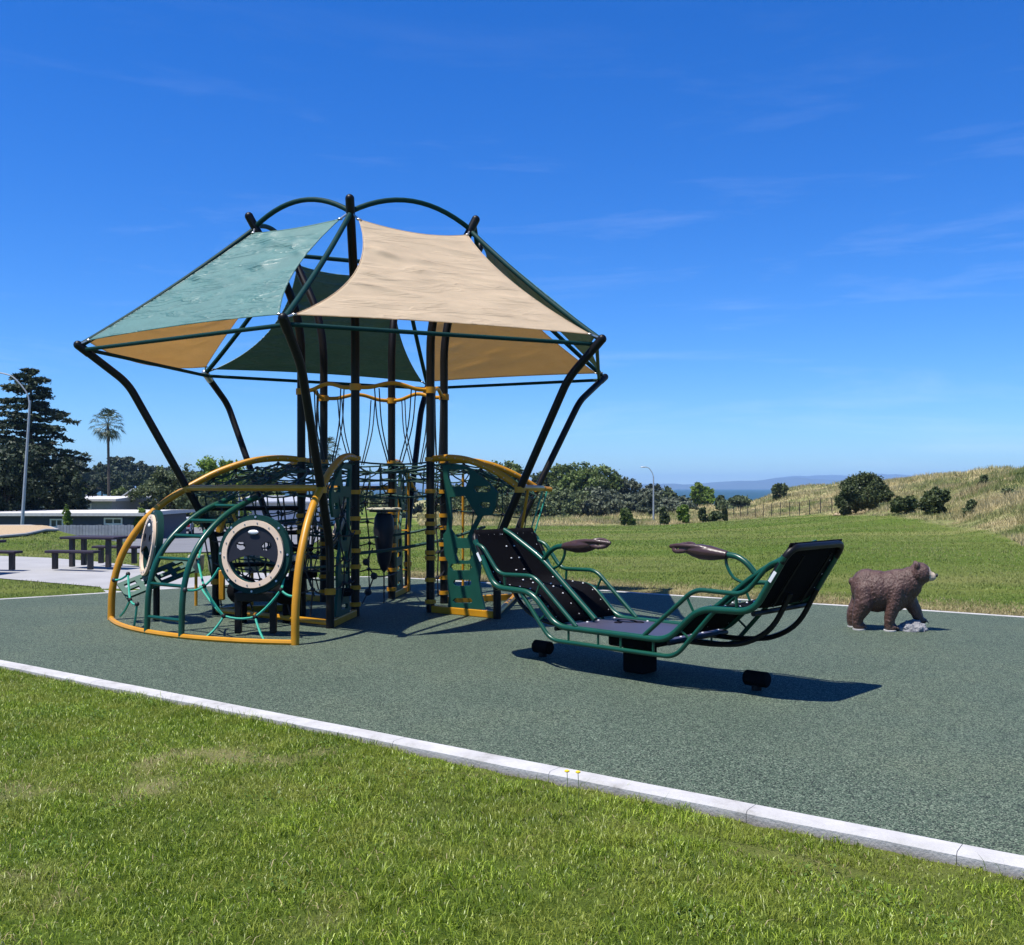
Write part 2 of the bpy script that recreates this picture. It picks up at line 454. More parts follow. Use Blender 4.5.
bareg = np.clip((bareg - .70) * 5, 0, .5) * (kerb_side(GX, GY) > .1) * (GY < 14)
dryall = np.clip(np.maximum(np.maximum(dry, verge), bareg), 0, 1)
a.data.foreach_set('value', dryall.astype(np.float32).ravel())
tag(g, kind='structure')

# rubber pad
near_pts = [tuple(K0 - kd * 9), tuple(K1 + kd * 9)]
outline = [near_pts[0]] + [near_pts[1]] + [(near_pts[1][0] + 4, near_pts[1][1] + 3)] + [far_pts[-1]] + far_pts[::-1][1:]
mb = MB(); n = len(outline)
mb.add([(x, y, 0) for x, y in outline] + [(x, y, -.12) for x, y in outline], [tuple(range(n)), tuple(range(n, 2 * n))[::-1]] + [(i, (i + 1) % n, n + (i + 1) % n, n + i) for i in range(n)])
o = mb.build('playground_surfacing', M['pad'], smooth=False); tag(o, kind='structure')

# near kerb: cast in lengths, with joints
def kerb_strip(name, pts, w, h, joint=None, top=.008, off=0):
    mb = MB()
    pts = [Vector((p[0], p[1], 0)) for p in pts]
    for a_, b_ in zip(pts[:-1], pts[1:]):
        L_ = (b_ - a_).length; d = (b_ - a_).normalized(); nr = Vector((d.y, -d.x, 0))
        k = max(1, round(L_ / joint)) if joint else 1
        for i in range(k):
            jt = lambda q_: L_ * (q_ + (.28 * math.sin(q_ * 5.3) if 0 < q_ < k else 0)) / k
            s0 = jt(i) + (.0016 if joint else 0); s1 = jt(i + 1) - (.0016 if joint else 0)
            m_ = 12 if joint else 1
            for q in range(m_):
                t0 = s0 + (s1 - s0) * q / m_; t1 = s0 + (s1 - s0) * (q + 1) / m_
                def sec(t):
                    j = (math.sin(t * 3.1) + math.sin(t * 7.7)) * .004 if joint else 0
                    P0 = a_ + d * t
                    e = .014
                    return [P0 + nr * (off + j * .3) + Vector((0, 0, -h)), P0 + nr * (off + j * .3) + Vector((0, 0, top - e)), P0 + nr * (off + j * .3 + e) + Vector((0, 0, top)),
                            P0 + nr * (off + w - e + j) + Vector((0, 0, top)), P0 + nr * (off + w + j) + Vector((0, 0, top - e)), P0 + nr * (off + w + j) + Vector((0, 0, -h))]
                S0 = sec(t0); S1 = sec(t1)
                fs = [(i_, i_ + 1, 7 + i_, 6 + i_) for i_ in range(5)]
                if q == 0: fs.append((0, 1, 2, 3, 4, 5))
                if q == m_ - 1: fs.append((6, 7, 8, 9, 10, 11))
                mb.add(S0 + S1, fs)
    import bmesh
    o = mb.build(name, M['kerb'], smooth=False)
    bm = bmesh.new(); bm.from_mesh(o.data); bmesh.ops.remove_doubles(bm, verts=bm.verts, dist=.0005); bm.to_mesh(o.data); bm.free()
    return o
def kerb_mat():
    m, nt, N, L, P = nodes('kerb_concrete')
    tc = N.new('ShaderNodeTexCoord')
    n1 = N.new('ShaderNodeTexNoise'); n1.inputs['Scale'].default_value = 3; n1.inputs['Detail'].default_value = 8; n1.inputs['Roughness'].default_value = .7
    L.new(tc.outputs['Object'], n1.inputs['Vector'])
    r = ramp(N, [(.30, (.22, .21, .19)), (.42, (.36, .35, .335)), (.58, (.43, .42, .41)), (.75, (.47, .46, .455))]); L.new(n1.outputs['Fac'], r.inputs['Fac'])
    # soil stain on the buried face
    sp = N.new('ShaderNodeSeparateXYZ'); L.new(tc.outputs['Object'], sp.inputs[0])
    mr = N.new('ShaderNodeMapRange'); mr.inputs[1].default_value = -.012; mr.inputs[2].default_value = -.05; mr.inputs[3].default_value = 0; mr.inputs[4].default_value = .8; L.new(sp.outputs['Z'], mr.inputs[0])
    mx = N.new('ShaderNodeMix'); mx.data_type = 'RGBA'; mx.inputs[7].default_value = (.22, .19, .16, 1)
    L.new(mr.outputs[0], mx.inputs[0]); L.new(r.outputs['Color'], mx.inputs[6]); L.new(mx.outputs[2], P.inputs['Base Color'])
    P.inputs['Roughness'].default_value = .9
    n2 = N.new('ShaderNodeTexNoise'); n2.inputs['Scale'].default_value = 70; n2.inputs['Detail'].default_value = 5; L.new(tc.outputs['Object'], n2.inputs['Vector'])
    b = N.new('ShaderNodeBump'); b.inputs['Strength'].default_value = .5; b.inputs['Distance'].default_value = .008
    L.new(n2.outputs['Fac'], b.inputs['Height']); L.new(b.outputs['Normal'], P.inputs['Normal'])
    return m
M['kerb'] = kerb_mat()
o = kerb_strip('kerb', near_pts, .135, .3, joint=.95); tag(o, kind='structure')
o = kerb_strip('kerb', far_pts[::-1], .10, .3, joint=None, top=.004); tag(o, kind='structure')

# concrete path, road, bark area (left)
def sheet(name, poly, mat, lift=.012, res=10):
    mb = MB()
    poly = [Vector((*p, 0)) for p in poly]
    import bmesh
    bm = bmesh.new()
    f = bm.faces.new([bm.verts.new(p) for p in poly])
    bmesh.ops.triangulate(bm, faces=[f])
    for _ in range(res):
        es = [e for e in bm.edges if e.calc_length() > max(.8, e.verts[0].co.y * .03)]
        if not es: break
        bmesh.ops.subdivide_edges(bm, edges=es, cuts=1, use_grid_fill=False)
        bmesh.ops.triangulate(bm, faces=[q for q in bm.faces if len(q.verts) > 3])
    for v in bm.verts: v.co.z = tz(v.co.x, v.co.y) + lift
    for q in bm.faces:
        q.normal_update()
        if q.normal.z < 0: q.normal_flip()
    me = bpy.data.meshes.new(name); bm.to_mesh(me); bm.free(); me.materials.append(mat); me.shade_smooth()
    o = bpy.data.objects.new(name, me); col.objects.link(o)
    return o
M['path'] = simple('path_concrete', (.29, .285, .28), .9, var=.1, scale=1.2, bump=.3)
M['asphalt'] = simple('asphalt', (.15, .15, .155), .95, var=.15, scale=.6, bump=.3)
M['chips'] = simple('bark_chips', (.37, .27, .155), 1, var=.3, scale=14, bump=1, bscale=30)
path_poly = [gp(-300, 560), gp(0, 556), (gp(100, 559.5)), gp(128, 561), gp(150, 566), gp(190, 577), gp(240, 571), gp(300, 572), (gp(300, 579)), gp(250, 583.5), gp(200, 587.5), gp(150, 590.5), gp(112, 593), gp(100, 586), gp(0, 577.5), gp(-300, 590)]
o = sheet('path', path_poly, M['path']); tag(o, kind='structure')
def xyp(px, Y): return ((px - 512) / F * Y, Y)
road_poly = [xyp(120, 27), xyp(200, 27.5), xyp(300, 29), xyp(310, 36), xyp(330, 60), xyp(330, 110), xyp(-400, 110), xyp(-400, 98), xyp(100, 98), xyp(140, 80), xyp(134, 50), xyp(126, 36)]
o = sheet('road', road_poly, M['asphalt'], .03); tag(o, kind='structure')
chip_poly = [xyp(-500, 29.5)] + [xyp(p, y) for p, y in ((-100, 30.5), (0, 31.6), (25, 33), (45, 36.5), (58, 41.5), (50, 45.5), (30, 46.5), (0, 47), (-100, 47.5))] + [xyp(-500, 48)]
o = sheet('bark_play_area', chip_poly, M['chips'], .07); tag(o, kind='structure')
mb = MB()
cp = [Vector((x, y, tz(x, y) + .07)) for x, y in chip_poly]
mb.tube(cp, .05, 6, closed=True); o = mb.build('kerb', M['path']); tag(o, kind='structure')

# ------------------------------------------------------------------ grass
def blades(X, Y, Z, h, w, lean, seg=2, h2d=None):
    n = len(X)
    ang = rng.uniform(0, 2 * np.pi, n); la = rng.uniform(0, 2 * np.pi, n)
    dx, dy = np.cos(ang) * w / 2, np.sin(ang) * w / 2
    lx, ly = np.cos(la) * lean * h, np.sin(la) * lean * h
    B = np.stack([X, Y, Z], -1)
    d = np.stack([dx, dy, np.zeros(n)], -1)
    mid = B + np.stack([lx * .35, ly * .35, h * .58], -1)
    tip = B + np.stack([lx, ly, h * np.sqrt(np.clip(1 - lean ** 2 * .6, .15, 1))], -1)
    if seg == 2:
        V = np.stack([B - d, B + d, mid + d * .8, mid - d * .8, tip], 1).reshape(-1, 3)
        i = np.arange(n)[:, None] * 5
        Fq = i + np.array([[0, 1, 2, 3]]); Ft = i + np.array([[3, 2, 4]])
        flat = np.concatenate([Fq, Ft], 1).ravel()
        tot = np.tile([4, 3], n)
    else:
        V = np.stack([B - d, B + d, tip], 1).reshape(-1, 3)
        flat = (np.arange(n)[:, None] * 3 + np.array([[0, 1, 2]])).ravel(); tot = np.full(n, 3)
    return V, tot, flat
M['grass_near'] = leafmat('lawn_blades', (.035, .070, .002), (.160, .245, .005), (.40, .49, .06), .24, .42, 1.1, dry=(.235, .275, .032), dryscale=2.1, spec=.5)
M['grass_far'] = leafmat('far_lawn_blades', (.060, .105, .012), (.110, .172, .022), (.21, .26, .055), .25, .6, .2, dry=(.225, .235, .075), dryscale=.13)
M['straw'] = leafmat('dry_grass', (.26, .22, .10), (.44, .37, .18), (.60, .50, .28), .3, .7, .15, dry=(.175, .215, .06), dryscale=.2)
M['deadblade'] = leafmat('dead_blades', (.20, .16, .07), (.32, .26, .12), (.42, .36, .19), .25, .6, 1)

N_ = 760000
X = rng.uniform(-7.2, 3.8, N_); Y = rng.uniform(2.6, 11.3, N_)
ks = kerb_side(X, Y)
k = (ks > .135) & (np.abs(X / Y) < .68)
X, Y, ks = X[k], Y[k], ks[k]
bare = vnoise(X * 1.5 + 3, Y * 1.5, 21) * .65 + vnoise(X * 5, Y * 5, 22) * .35
keep = rng.uniform(0, 1, len(X)) < np.clip(1.35 - np.clip(bare - .66, 0, 1) * 6.5, .3, 1)
X, Y, ks, bare = X[keep], Y[keep], ks[keep], bare[keep]
clump = vnoise(X * 9, Y * 9, 23); cl2 = vnoise(X * 2.2, Y * 2.2, 24)
cl3 = vnoise(X * 22, Y * 22, 26)
h = (.012 + .050 * (clump * .55 + cl3 * .45) ** 1.6 * (0.55 + cl2) + rng.exponential(.005, len(X)))
edge = np.exp(-np.clip(ks - .135, 0, 9) / .10) * np.clip((vnoise(X * 1.4, Y * 1.4, 25) - .30) * 3, 0, 1)
h *= (1 + edge * .6) * np.where((X > -.6) & (ks < .3), .55 + .8 * vnoise(X * 3.3, Y * 3.3, 78), 1)
tall = rng.uniform(0, 1, len(X)) < .012 * edge * np.clip((.45 - ks) / .2, .1, 1)
h[tall] = rng.uniform(.08, .15, tall.sum())
h = np.minimum(h, .15)
V, tot, flat = blades(X, Y, terrain(X, Y) - .003, h, rng.uniform(.0022, .0046, len(X)), rng.uniform(.2, 1.3, len(X)))
o = np_mesh('lawn_grass', V, tot, flat, M['grass_near']); tag(o, 'bright green mown lawn in front of the concrete kerb', 'grass', kind='stuff')
# dead thatch in the worn spots
N_ = 90000
X = rng.uniform(-7, 3.6, N_); Y = rng.uniform(2.6, 11, N_); ks = kerb_side(X, Y)
bare = vnoise(X * 1.5 + 3, Y * 1.5, 21) * .65 + vnoise(X * 5, Y * 5, 22) * .35
k = (ks > .2) & (np.abs(X / Y) < .68) & (rng.uniform(0, 1, N_) < np.clip((bare - .60) * 3, .09, .6) * np.clip(1.5 - Y / 6.5, .35, 1))
X, Y = X[k], Y[k]
V, tot, flat = blades(X, Y, terrain(X, Y), rng.uniform(.02, .05, len(X)), rng.uniform(.003, .005, len(X)), rng.uniform(.8, 1.6, len(X)))
o = np_mesh('dead_grass', V, tot, flat, M['deadblade']); tag(o, 'straw coloured dead blades lying in the front lawn', 'dead grass', kind='stuff')
# clover and broad-leaved weeds
nc_ = 150
cx_ = rng.uniform(-6.5, 3.4, nc_); cy_ = rng.uniform(3.0, 10, nc_); n_l = 46
X = np.repeat(cx_, n_l) + rng.normal(0, .07, nc_ * n_l); Y = np.repeat(cy_, n_l) + rng.normal(0, .07, nc_ * n_l)
k = (kerb_side(X, Y) > .16) & (np.abs(X / Y) < .68); X, Y = X[k], Y[k]; n = len(X)
Zc = terrain(X, Y) + rng.uniform(.012, .05, n); sz = rng.uniform(.004, .008, n); a0_ = rng.uniform(0, 6.28, n); tl = rng.normal(0, .35, (n, 2))
V = []
for q_ in range(6):
    aa = a0_ + q_ * 1.0472; ddx = np.cos(aa) * sz; ddy = np.sin(aa) * sz
    V.append(np.stack([X + ddx, Y + ddy, Zc + ddx * tl[:, 0] + ddy * tl[:, 1]], -1))
V = np.stack(V, 1).reshape(-1, 3)
o = np_mesh('clover', V, 6, np.arange(6 * n), leafmat('clover_leaves', (.06, .11, .012), (.10, .17, .020), (.16, .24, .04), .3, .5, 1)); tag(o, 'small clumps of clover growing in the front lawn', 'clover', kind='stuff')
# lawn beyond the pad
N_ = 330000
u = rng.uniform(0, 1, N_); Y = 11 * (90 / 11) ** (u ** 1.25); X = rng.uniform(-.62, .62, N_) * Y
toe_ = np.interp(512 + 1000 * X / Y, TOE_P, TOE_Z)
def in_poly(X, Y, poly):
    c = np.zeros(len(X), bool); p = np.array(poly); j = len(p) - 1
    for i in range(len(p)):
        cond = ((p[i, 1] > Y) != (p[j, 1] > Y)) & (X < (p[j, 0] - p[i, 0]) * (Y - p[i, 1]) / (p[j, 1] - p[i, 1] + 1e-12) + p[i, 0])
        c ^= cond; j = i
    return c
vg_ = (Y - np.interp(X, FEX, FEY)); k = (vg_ > .13) & ~((X > -2) & (vg_ < 2.4) & (rng.uniform(0, 1, len(X)) < 1.0 - .38 * vg_ + .5 * (vnoise(X * .8, Y * .8, 61) - .5))) & (Y < toe_) & ~in_poly(X, Y, path_poly) & ~in_poly(X, Y, road_poly) & ~in_poly(X, Y, chip_poly)
X, Y = X[k], Y[k]
V, tot, flat = blades(X, Y, terrain(X, Y) - .01, (.022 + .035 * vnoise(X * 3, Y * 3, 31)) * (1 + Y / 90), .006 + Y * .0006, rng.uniform(.2, 1.1, len(X)), seg=1)
o = np_mesh('far_lawn_grass', V, tot, flat, M['grass_far']); tag(o, 'mown green park lawn behind the playground surfacing', 'grass', kind='stuff')
# dry verge beside far kerb
N_ = 60000
X = rng.uniform(-2, 9.5, N_); dvv = rng.exponential(.75, N_) + .12; Y = np.interp(X, FEX, FEY) + dvv
k = (dvv < 2.8)
X, Y = X[k], Y[k]
V, tot, flat = blades(X, Y, terrain(X, Y) - .005, rng.uniform(.02, .07, len(X)), rng.uniform(.007, .015, len(X)), rng.uniform(.3, 1.2, len(X)), seg=1)
o = np_mesh('dry_verge_grass', V, tot, flat, M['deadblade']); tag(o, 'straw coloured dry verge along the far edge of the surfacing', 'dry grass', kind='stuff')
# dune grass
N_ = 420000
Y = 24 * (170 / 24) ** rng.uniform(0, 1, N_); X = rng.uniform(-.10, .66, N_) * Y
pxx = 512 + 1000 * X / Y
toe_ = np.interp(pxx, TOE_P, TOE_Z)
tuft = vnoise(X * 1.6, Y * 1.6, 41) * .6 + vnoise(X * .35, Y * .35, 42) * .4
k = (Y > toe_ * (1 + .02 * (tuft - .5))) & (pxx > 418) & (tuft + rng.uniform(-.2, .2, N_) > .40)
X, Y, tuft = X[k], Y[k], tuft[k]
fade = np.clip((Y - np.interp(512 + 1000 * X / Y, TOE_P, TOE_Z)) / 8, .35, 1)
V, tot, flat = blades(X, Y, terrain(X, Y) - .03, (.10 + .75 * np.clip(tuft - .3, 0, 1) + rng.uniform(0, .18, len(X))) * fade, .012 + Y * .0007, rng.uniform(.1, .8, len(X)), seg=1)
o = np_mesh('dune_grass', V, tot, flat, M['straw']); tag(o, 'tall dry straw and olive grass covering the dune', 'dune grass', kind='stuff')

# ------------------------------------------------------------------ water and far shore
M['water'] = simple('bay_water', (.018, .060, .085), .6, var=.1, scale=.01, spec=.2)
mb = MB(); mb.add([(-6000, 200, -6.5), (6000, 200, -6.5), (14000, 13000, -6.5), (-14000, 13000, -6.5)], [(0, 1, 2, 3)])
o = mb.build('water', M['water'], smooth=False); tag(o, kind='structure')
M['hill'] = simple('far_hill', (.030, .042, .040), 1, var=.3, scale=.002)
def far_ridge(name, Y, pts, depth):
    px = np.arange(-600, 1700, 4.); top = np.interp(px, [p[0] for p in pts], [p[1] for p in pts])
    top = top + (vnoise(px / 23, px * 0, 3) - .5) * 2.2 + (vnoise(px / 8, px * 0, 8) - .5) * .9
    zt = CAM_H + (488 - top) / F * Y
    mb = MB(); vs = []; m_ = 6; n_ = len(px)
    for r_ in range(m_):
        t = r_ / (m_ - 1)
        for i in range(n_):
            hh = math.sin(t * math.pi / 2)
            vs.append(((px[i] - 512) / F * Y, Y + (t - 1) * depth * (1 + .2 * math.sin(i * .3)) if t < 1 else Y, -7 + (max(zt[i], -7) + 7) * hh ** .8))
    fs = [(r_ * n_ + i, r_ * n_ + i + 1, (r_ + 1) * n_ + i + 1, (r_ + 1) * n_ + i) for r_ in range(m_ - 1) for i in range(n_ - 1)]
    back = len(vs)
    for i in range(n_): vs.append(((px[i] - 512) / F * Y, Y + depth, -7))
    fs += [((m_ - 1) * n_ + i, (m_ - 1) * n_ + i + 1, back + i + 1, back + i) for i in range(n_ - 1)]
    mb.add(vs, fs); o = mb.build(name, M['hill']); tag(o, kind='structure'); return o
far_ridge('far_hills', 9000, [(-600, 489), (560, 488), (640, 485), (690, 484), (730, 482), (760, 479), (790, 478), (830, 480), (880, 481), (960, 482), (1100, 484), (1700, 489)], 900)
far_ridge('coast_hills', 11500, [(-600, 480), (300, 484), (600, 483), (700, 485), (745, 481), (790, 477), (850, 474.5), (900, 475), (1000, 476), (1700, 480)], 900)

# ------------------------------------------------------------------ foliage
def leaf_cloud(name, lobes, n, size, mat, parent=None, loc=None, shell=.55, flat=0.0, aspect=1.5, droop=0):
    """lobes: (cx,cy,cz,rx,ry,rz). small leaf quads spread through lumpy clumps"""
    lobes = np.array(lobes, float)
    vol = (lobes[:, 3] * lobes[:, 4] * lobes[:, 5]) ** (2 / 3); pr = vol / vol.sum()
    k = rng.choice(len(lobes), n, p=pr)
    # every lobe gets sub-clumps
    d = rng.normal(size=(n, 3)); d /= np.linalg.norm(d, axis=1)[:, None]
    nc = 26
    cd = rng.normal(size=(len(lobes), nc, 3)); cd /= np.linalg.norm(cd, axis=2)[..., None]
    cr = rng.uniform(shell, 1.02, (len(lobes), nc))
    ci = rng.integers(0, nc, n)
    base = cd[k, ci] * cr[k, ci][:, None]
    sub = d * (rng.uniform(0, 1, n) ** .5)[:, None] * rng.uniform(.16, .40, n)[:, None]
    p = (base + sub) * lobes[k, 3:6] + lobes[k, 0:3]
    s = size * rng.uniform(.6, 1.4, n)
    a_ = rng.normal(size=(n, 3)); a_[:, 2] *= (1 - flat); a_ /= np.linalg.norm(a_, axis=1)[:, None]
    nrm = base * .8 + rng.normal(size=(n, 3)) * .8 + np.array([0, 0, .5]); 
    b_ = np.cross(nrm, a_); b_ /= np.linalg.norm(b_, axis=1)[:, None] + 1e-9
    A = a_ * s[:, None] * aspect * .5; B = b_ * s[:, None] * .5
    V = np.stack([p - A, p + B * .9 - A * .1, p + A, p - B * .9 - A * .1], 1).reshape(-1, 3)
    return np_mesh(name, V, 4, np.arange(4 * n), mat, parent, loc)

M['bark'] = simple('bark', (.09, .07, .055), .95, var=.3, scale=9, bump=.8, bscale=25)
LM = {
 'deep': leafmat('deep_green_leaves', (.032, .050, .016), (.064, .086, .026), (.115, .140, .046), .2, .5, .35),
 'mid': leafmat('mid_green_leaves', (.058, .090, .020), (.098, .140, .032), (.16, .205, .056), .25, .5, .35),
 'lime': leafmat('lime_leaves', (.095, .16, .018), (.145, .225, .028), (.20, .28, .05), .35, .5, .3),
 'olive': leafmat('olive_leaves', (.060, .085, .030), (.100, .130, .050), (.15, .18, .08), .2, .6, .3),
 'grey': leafmat('grey_green_leaves', (.070, .088, .050), (.105, .125, .075), (.15, .17, .11), .2, .6, .3),
 'euc': leafmat('eucalyptus_leaves', (.030, .046, .024), (.050, .068, .034), (.075, .098, .050), .15, .6, .1),
 'needle': leafmat('cedar_needles', (.012, .022, .010), (.022, .037, .016), (.042, .062, .026), .12, .6, .4),
}
def trunk(parent, h, r, limbs, lean=(0, 0), name='trunk'):
    mb = MB()
    top = Vector((lean[0], lean[1], h))
    pts = [Vector((0, 0, -.3)), Vector((lean[0] * .25, lean[1] * .25, h * .3)), Vector((lean[0] * .6, lean[1] * .6, h * .65)), top]
    mb.tube(catmull(pts, 4), r, 8, r2=r * .4)
    for (t, q) in limbs:
        a_ = Vector((lean[0] * t, lean[1] * t, h * t)); q = Vector(q)
        mid = a_ * .5 + q * .5 + Vector((0, 0, (q - a_).length * -.06))
        mb.tube(catmull([a_, mid, q], 4), r * .45, 6, r2=r * .1)
    return mb.build(name, M['bark'], parent)

def broad_tree(name, px, Y, top_y, wpx, kind, label, cat='tree', group=None, base_frac=.25, leaf=None, n=7000, seed=0, low=None, lean=(0, 0), lobesn=9):
    rr = random.Random(seed)
    x = (px - 512) / F * Y; z0 = tz(x, Y)
    H = max(.45, CAM_H + (488 - top_y) / F * Y - z0); W = wpx / F * Y / 2
    e = empty(name, (x, Y, z0)); tag(e, label, cat, group)
    cb = H * base_frac; ch = H - cb
    lobes = []
    for i in range(lobesn):
        a_ = 6.283 * i / lobesn + rr.uniform(-.4, .4); rad = W * rr.uniform(.35, .62) if i else 0
        t = rr.uniform(.12, .76) if i else .64
        wz = (1 - max(0, t - .45) * 1.2)
        lobes.append((lean[0] + math.cos(a_) * rad * wz, lean[1] + math.sin(a_) * rad * wz, cb + ch * t, W * rr.uniform(.40, .56), W * rr.uniform(.40, .56), ch * rr.uniform(.22, .33)))
    trunk(e, cb + ch * .6, max(.06, H * .025), [(rr.uniform(.35, .8), (l[0] * .8, l[1] * .8, l[2])) for l in lobes], lean)
    leaf_cloud('crown', lobes, n, leaf or max(.09, Y * .0021), LM[kind], e)
    return e

TG = 'trees and bushes along the far edge of the lawn'
broad_tree('round_tree', 183, 84, 464, 92, 'olive', 'round dark olive tree behind the dome, left of the lime green tree', n=16000, seed=3, base_frac=.1)
broad_tree('lime_tree', 222, 100, 458, 66, 'lime', 'lime green leafy tree rising over the yellow arch of the dome', n=12000, seed=4, base_frac=.1)
broad_tree('leafy_tree', 268, 112, 468, 70, 'mid', 'mid green tree seen through the net on top of the climbing dome', n=9000, seed=5, base_frac=.1)
broad_tree('leafy_tree', 345, 130, 484, 76, 'olive', 'low olive tree seen between the black inner posts', n=8000, seed=6, base_frac=.1)
broad_tree('leafy_tree', 400, 135, 487, 60, 'grey', 'low grey green tree behind the hanging cone of the play structure', n=7000, seed=16, base_frac=.1)
broad_tree('leafy_tree', 452, 132, 482, 60, 'mid', 'mid green tree seen behind the green climbing panel', n=7000, seed=7, base_frac=.1)
broad_tree('leafy_tree', 503, 138, 463, 60, 'mid', 'green tree between the two right canopy legs', n=12000, seed=8, base_frac=.08)
broad_tree('broad_tree', 582, 140, 462, 88, 'mid', 'largest tree in the clump right of the canopy legs', n=24000, seed=9, base_frac=.05, lobesn=13)
broad_tree('leafy_tree', 549, 146, 473, 46, 'deep', 'dark green tree against the left side of the largest tree', n=9000, seed=10, base_frac=.06)
broad_tree('leafy_tree', 622, 146, 476, 46, 'grey', 'grey green tree just right of the largest tree', n=9000, seed=11, base_frac=.05)
broad_tree('leafy_tree', 646, 150, 484, 40, 'grey', 'low grey green tree directly behind the distant lamp post', n=7000, seed=12, base_frac=.05)
broad_tree('small_tree', 671, 165, 488, 26, 'olive', 'small olive tree right of the distant lamp post', n=4000, seed=13, base_frac=.05)
broad_tree('lime_tree', 702, 160, 485, 34, 'lime', 'small lime green tree standing in front of the water', n=6000, seed=14, base_frac=.1)
broad_tree('leafy_tree', 675, 140, 496, 60, 'grey', 'wide low grey bush under the small lime green tree', 'bush', n=6000, seed=15, base_frac=.0)
for i, (px, Y, ty, w_, kd_, lb) in enumerate([(528, 128, 484, 60, 'olive', 'olive undergrowth between the two canopy legs at right'), (562, 125, 487, 66, 'olive', 'olive undergrowth below the left half of the largest tree'), (604, 126, 486, 64, 'grey', 'grey green undergrowth below the right half of the largest tree'), (640, 126, 491, 50, 'grey', 'grey green undergrowth left of the distant lamp post'), (735, 132, 497, 40, 'olive', 'low olive scrub between the water and the dune'), (480, 128, 488, 60, 'olive', 'olive undergrowth behind the green climbing panel')]):
    broad_tree('bush', px, Y, ty, w_, kd_, lb, 'bush', 'undergrowth below the far trees', base_frac=0, n=6500, seed=90 + i)
# shrubs on the lawn's far edge
for i, (px, Y, ty, w, kd_, lb) in enumerate([
    (628, 86, 508, 16, 'mid', 'green shrub at the lawn edge, left of the distant lamp post'),
    (664, 86, 506, 11, 'deep', 'dark upright shrub just right of the distant lamp post'),
    (685, 86, 504, 16, 'lime', 'yellow green upright shrub between two dark shrubs'),
    (703, 86, 507, 10, 'deep', 'dark upright shrub right of the yellow green shrub'),
    (716, 86, 511, 20, 'deep', 'low dark spreading shrub beside the wire fence'),
    (725, 86, 507, 6, 'deep', 'narrow dark shrub at the start of the wire fence')]):
    broad_tree('shrub', px, Y, ty, w, kd_, lb, 'shrub', 'shrubs along the lawn edge', base_frac=0, n=2600, seed=30 + i, leaf=.17, lobesn=6)
broad_tree('shrub', 722, 140, 495, 16, 'deep', 'small dark bush between the lime tree and the dune', 'shrub', base_frac=0, n=2500, seed=41, lobesn=6)
broad_tree('shrub', 780, 120, 483, 20, 'olive', 'small dark bush on the crest of the left dune', 'shrub', base_frac=0, n=2600, seed=42, lobesn=6)
broad_tree('shrub', 906, 53, 496, 30, 'deep', 'lower dark bush between the leaning tree and the round bush', 'bush', base_frac=0, n=6500, seed=43, leaf=.13)
broad_tree('shrub', 935, 49, 486, 32, 'deep', 'rounded dark bush right of the lower dark bush on the dune', 'bush', base_frac=.05, n=8500, seed=44, leaf=.13)
broad_tree('shrub', 1024, 62, 472, 16, 'mid', 'green bush on the dune at the right edge of the photo', 'bush', base_frac=0, n=4500, seed=45, leaf=.12)
broad_tree('shrub', 878, 108, 479, 14, 'olive', 'small olive bush behind the top of the leaning tree', 'bush', base_frac=0, n=2000, seed=46, lobesn=6)
for i, (px, Y, ty, w) in enumerate([(985, 60, 474, 14), (1010, 48, 488, 18), (970, 43, 499, 16), (885, 66, 503, 16)]):
    broad_tree('shrub', px, Y, ty, w, 'olive', ['small olive shrub high on the dune face', 'olive shrub on the dune face near the right edge', 'low olive shrub midway down the dune', 'low olive shrub between the leaning tree and the lower dark bush'][i], 'shrub', base_frac=0, n=2200, seed=60 + i, leaf=.09, lobesn=5)

# the leaning wind-shaped tree
x0 = (873 - 512) / F * 68; z0 = tz(x0, 68)
e = empty('leaning_tree', (x0, 68, z0)); tag(e, 'dark wind-shaped tree leaning left over bare sand at the foot of the dune', 'tree')
trunk(e, 1.5, .13, [(.5, (-1.2, .1, 1.7)), (.6, (.5, .2, 1.9)), (.7, (-2.2, 0, 1.4)), (.6, (-.4, -.4, 2.1))], (-.35, 0))
leaf_cloud('crown', [(-.65, 0, 1.5, 1.45, 1.35, 1.15), (-.65, 0, 1.5, 1.4, 1.3, 1.1), (-1.75, 0, .8, .75, .8, .85), (.3, 0, 1.35, .95, 1.0, .6), (-.1, 0, 1.9, .9, .9, .6)], 34000, .10, LM['deep'], e, shell=.72)
o = sheet('bare_sand', [xyp(832, 70), xyp(850, 66), xyp(880, 65), xyp(897, 69), xyp(885, 74), xyp(850, 76), xyp(836, 74)], simple('sand', (.40, .29, .18), 1, var=.2, scale=3), .03); tag(o, kind='structure')

# far wood: eucalyptus, individually
EG = 'eucalyptus trees on the far horizon'
eu = []
def euc_proto(seed):
    rr = random.Random(seed)
    e = empty('eucalyptus', (0, 0, 0))
    H = 14
    lobes = [(rr.uniform(-3.2, 3.2), rr.uniform(-2, 2), rr.uniform(4.5, 12.5), rr.uniform(1.4, 2.4), 2, rr.uniform(1, 1.8)) for _ in range(10)]
    lobes = [(l[0] * (1.15 - l[2] / 22), *l[1:]) for l in lobes]
    trunk(e, 11, .35, [(rr.uniform(.4, .9), (l[0], l[1], l[2])) for l in lobes])
    leaf_cloud('crown', lobes, 5200, .55, LM['euc'], e)
    return e
protos = [euc_proto(s) for s in (1, 2, 3)]
elist = [(-40, 455), (-15, 452), (8, 458), (66, 452), (84, 456), (102, 461), (120, 455), (137, 458), (154, 463), (171, 465), (92, 470), (112, 472), (134, 474), (72, 474), (160, 476), (192, 470), (215, 474), (240, 478), (265, 480), (292, 482), (320, 484)]
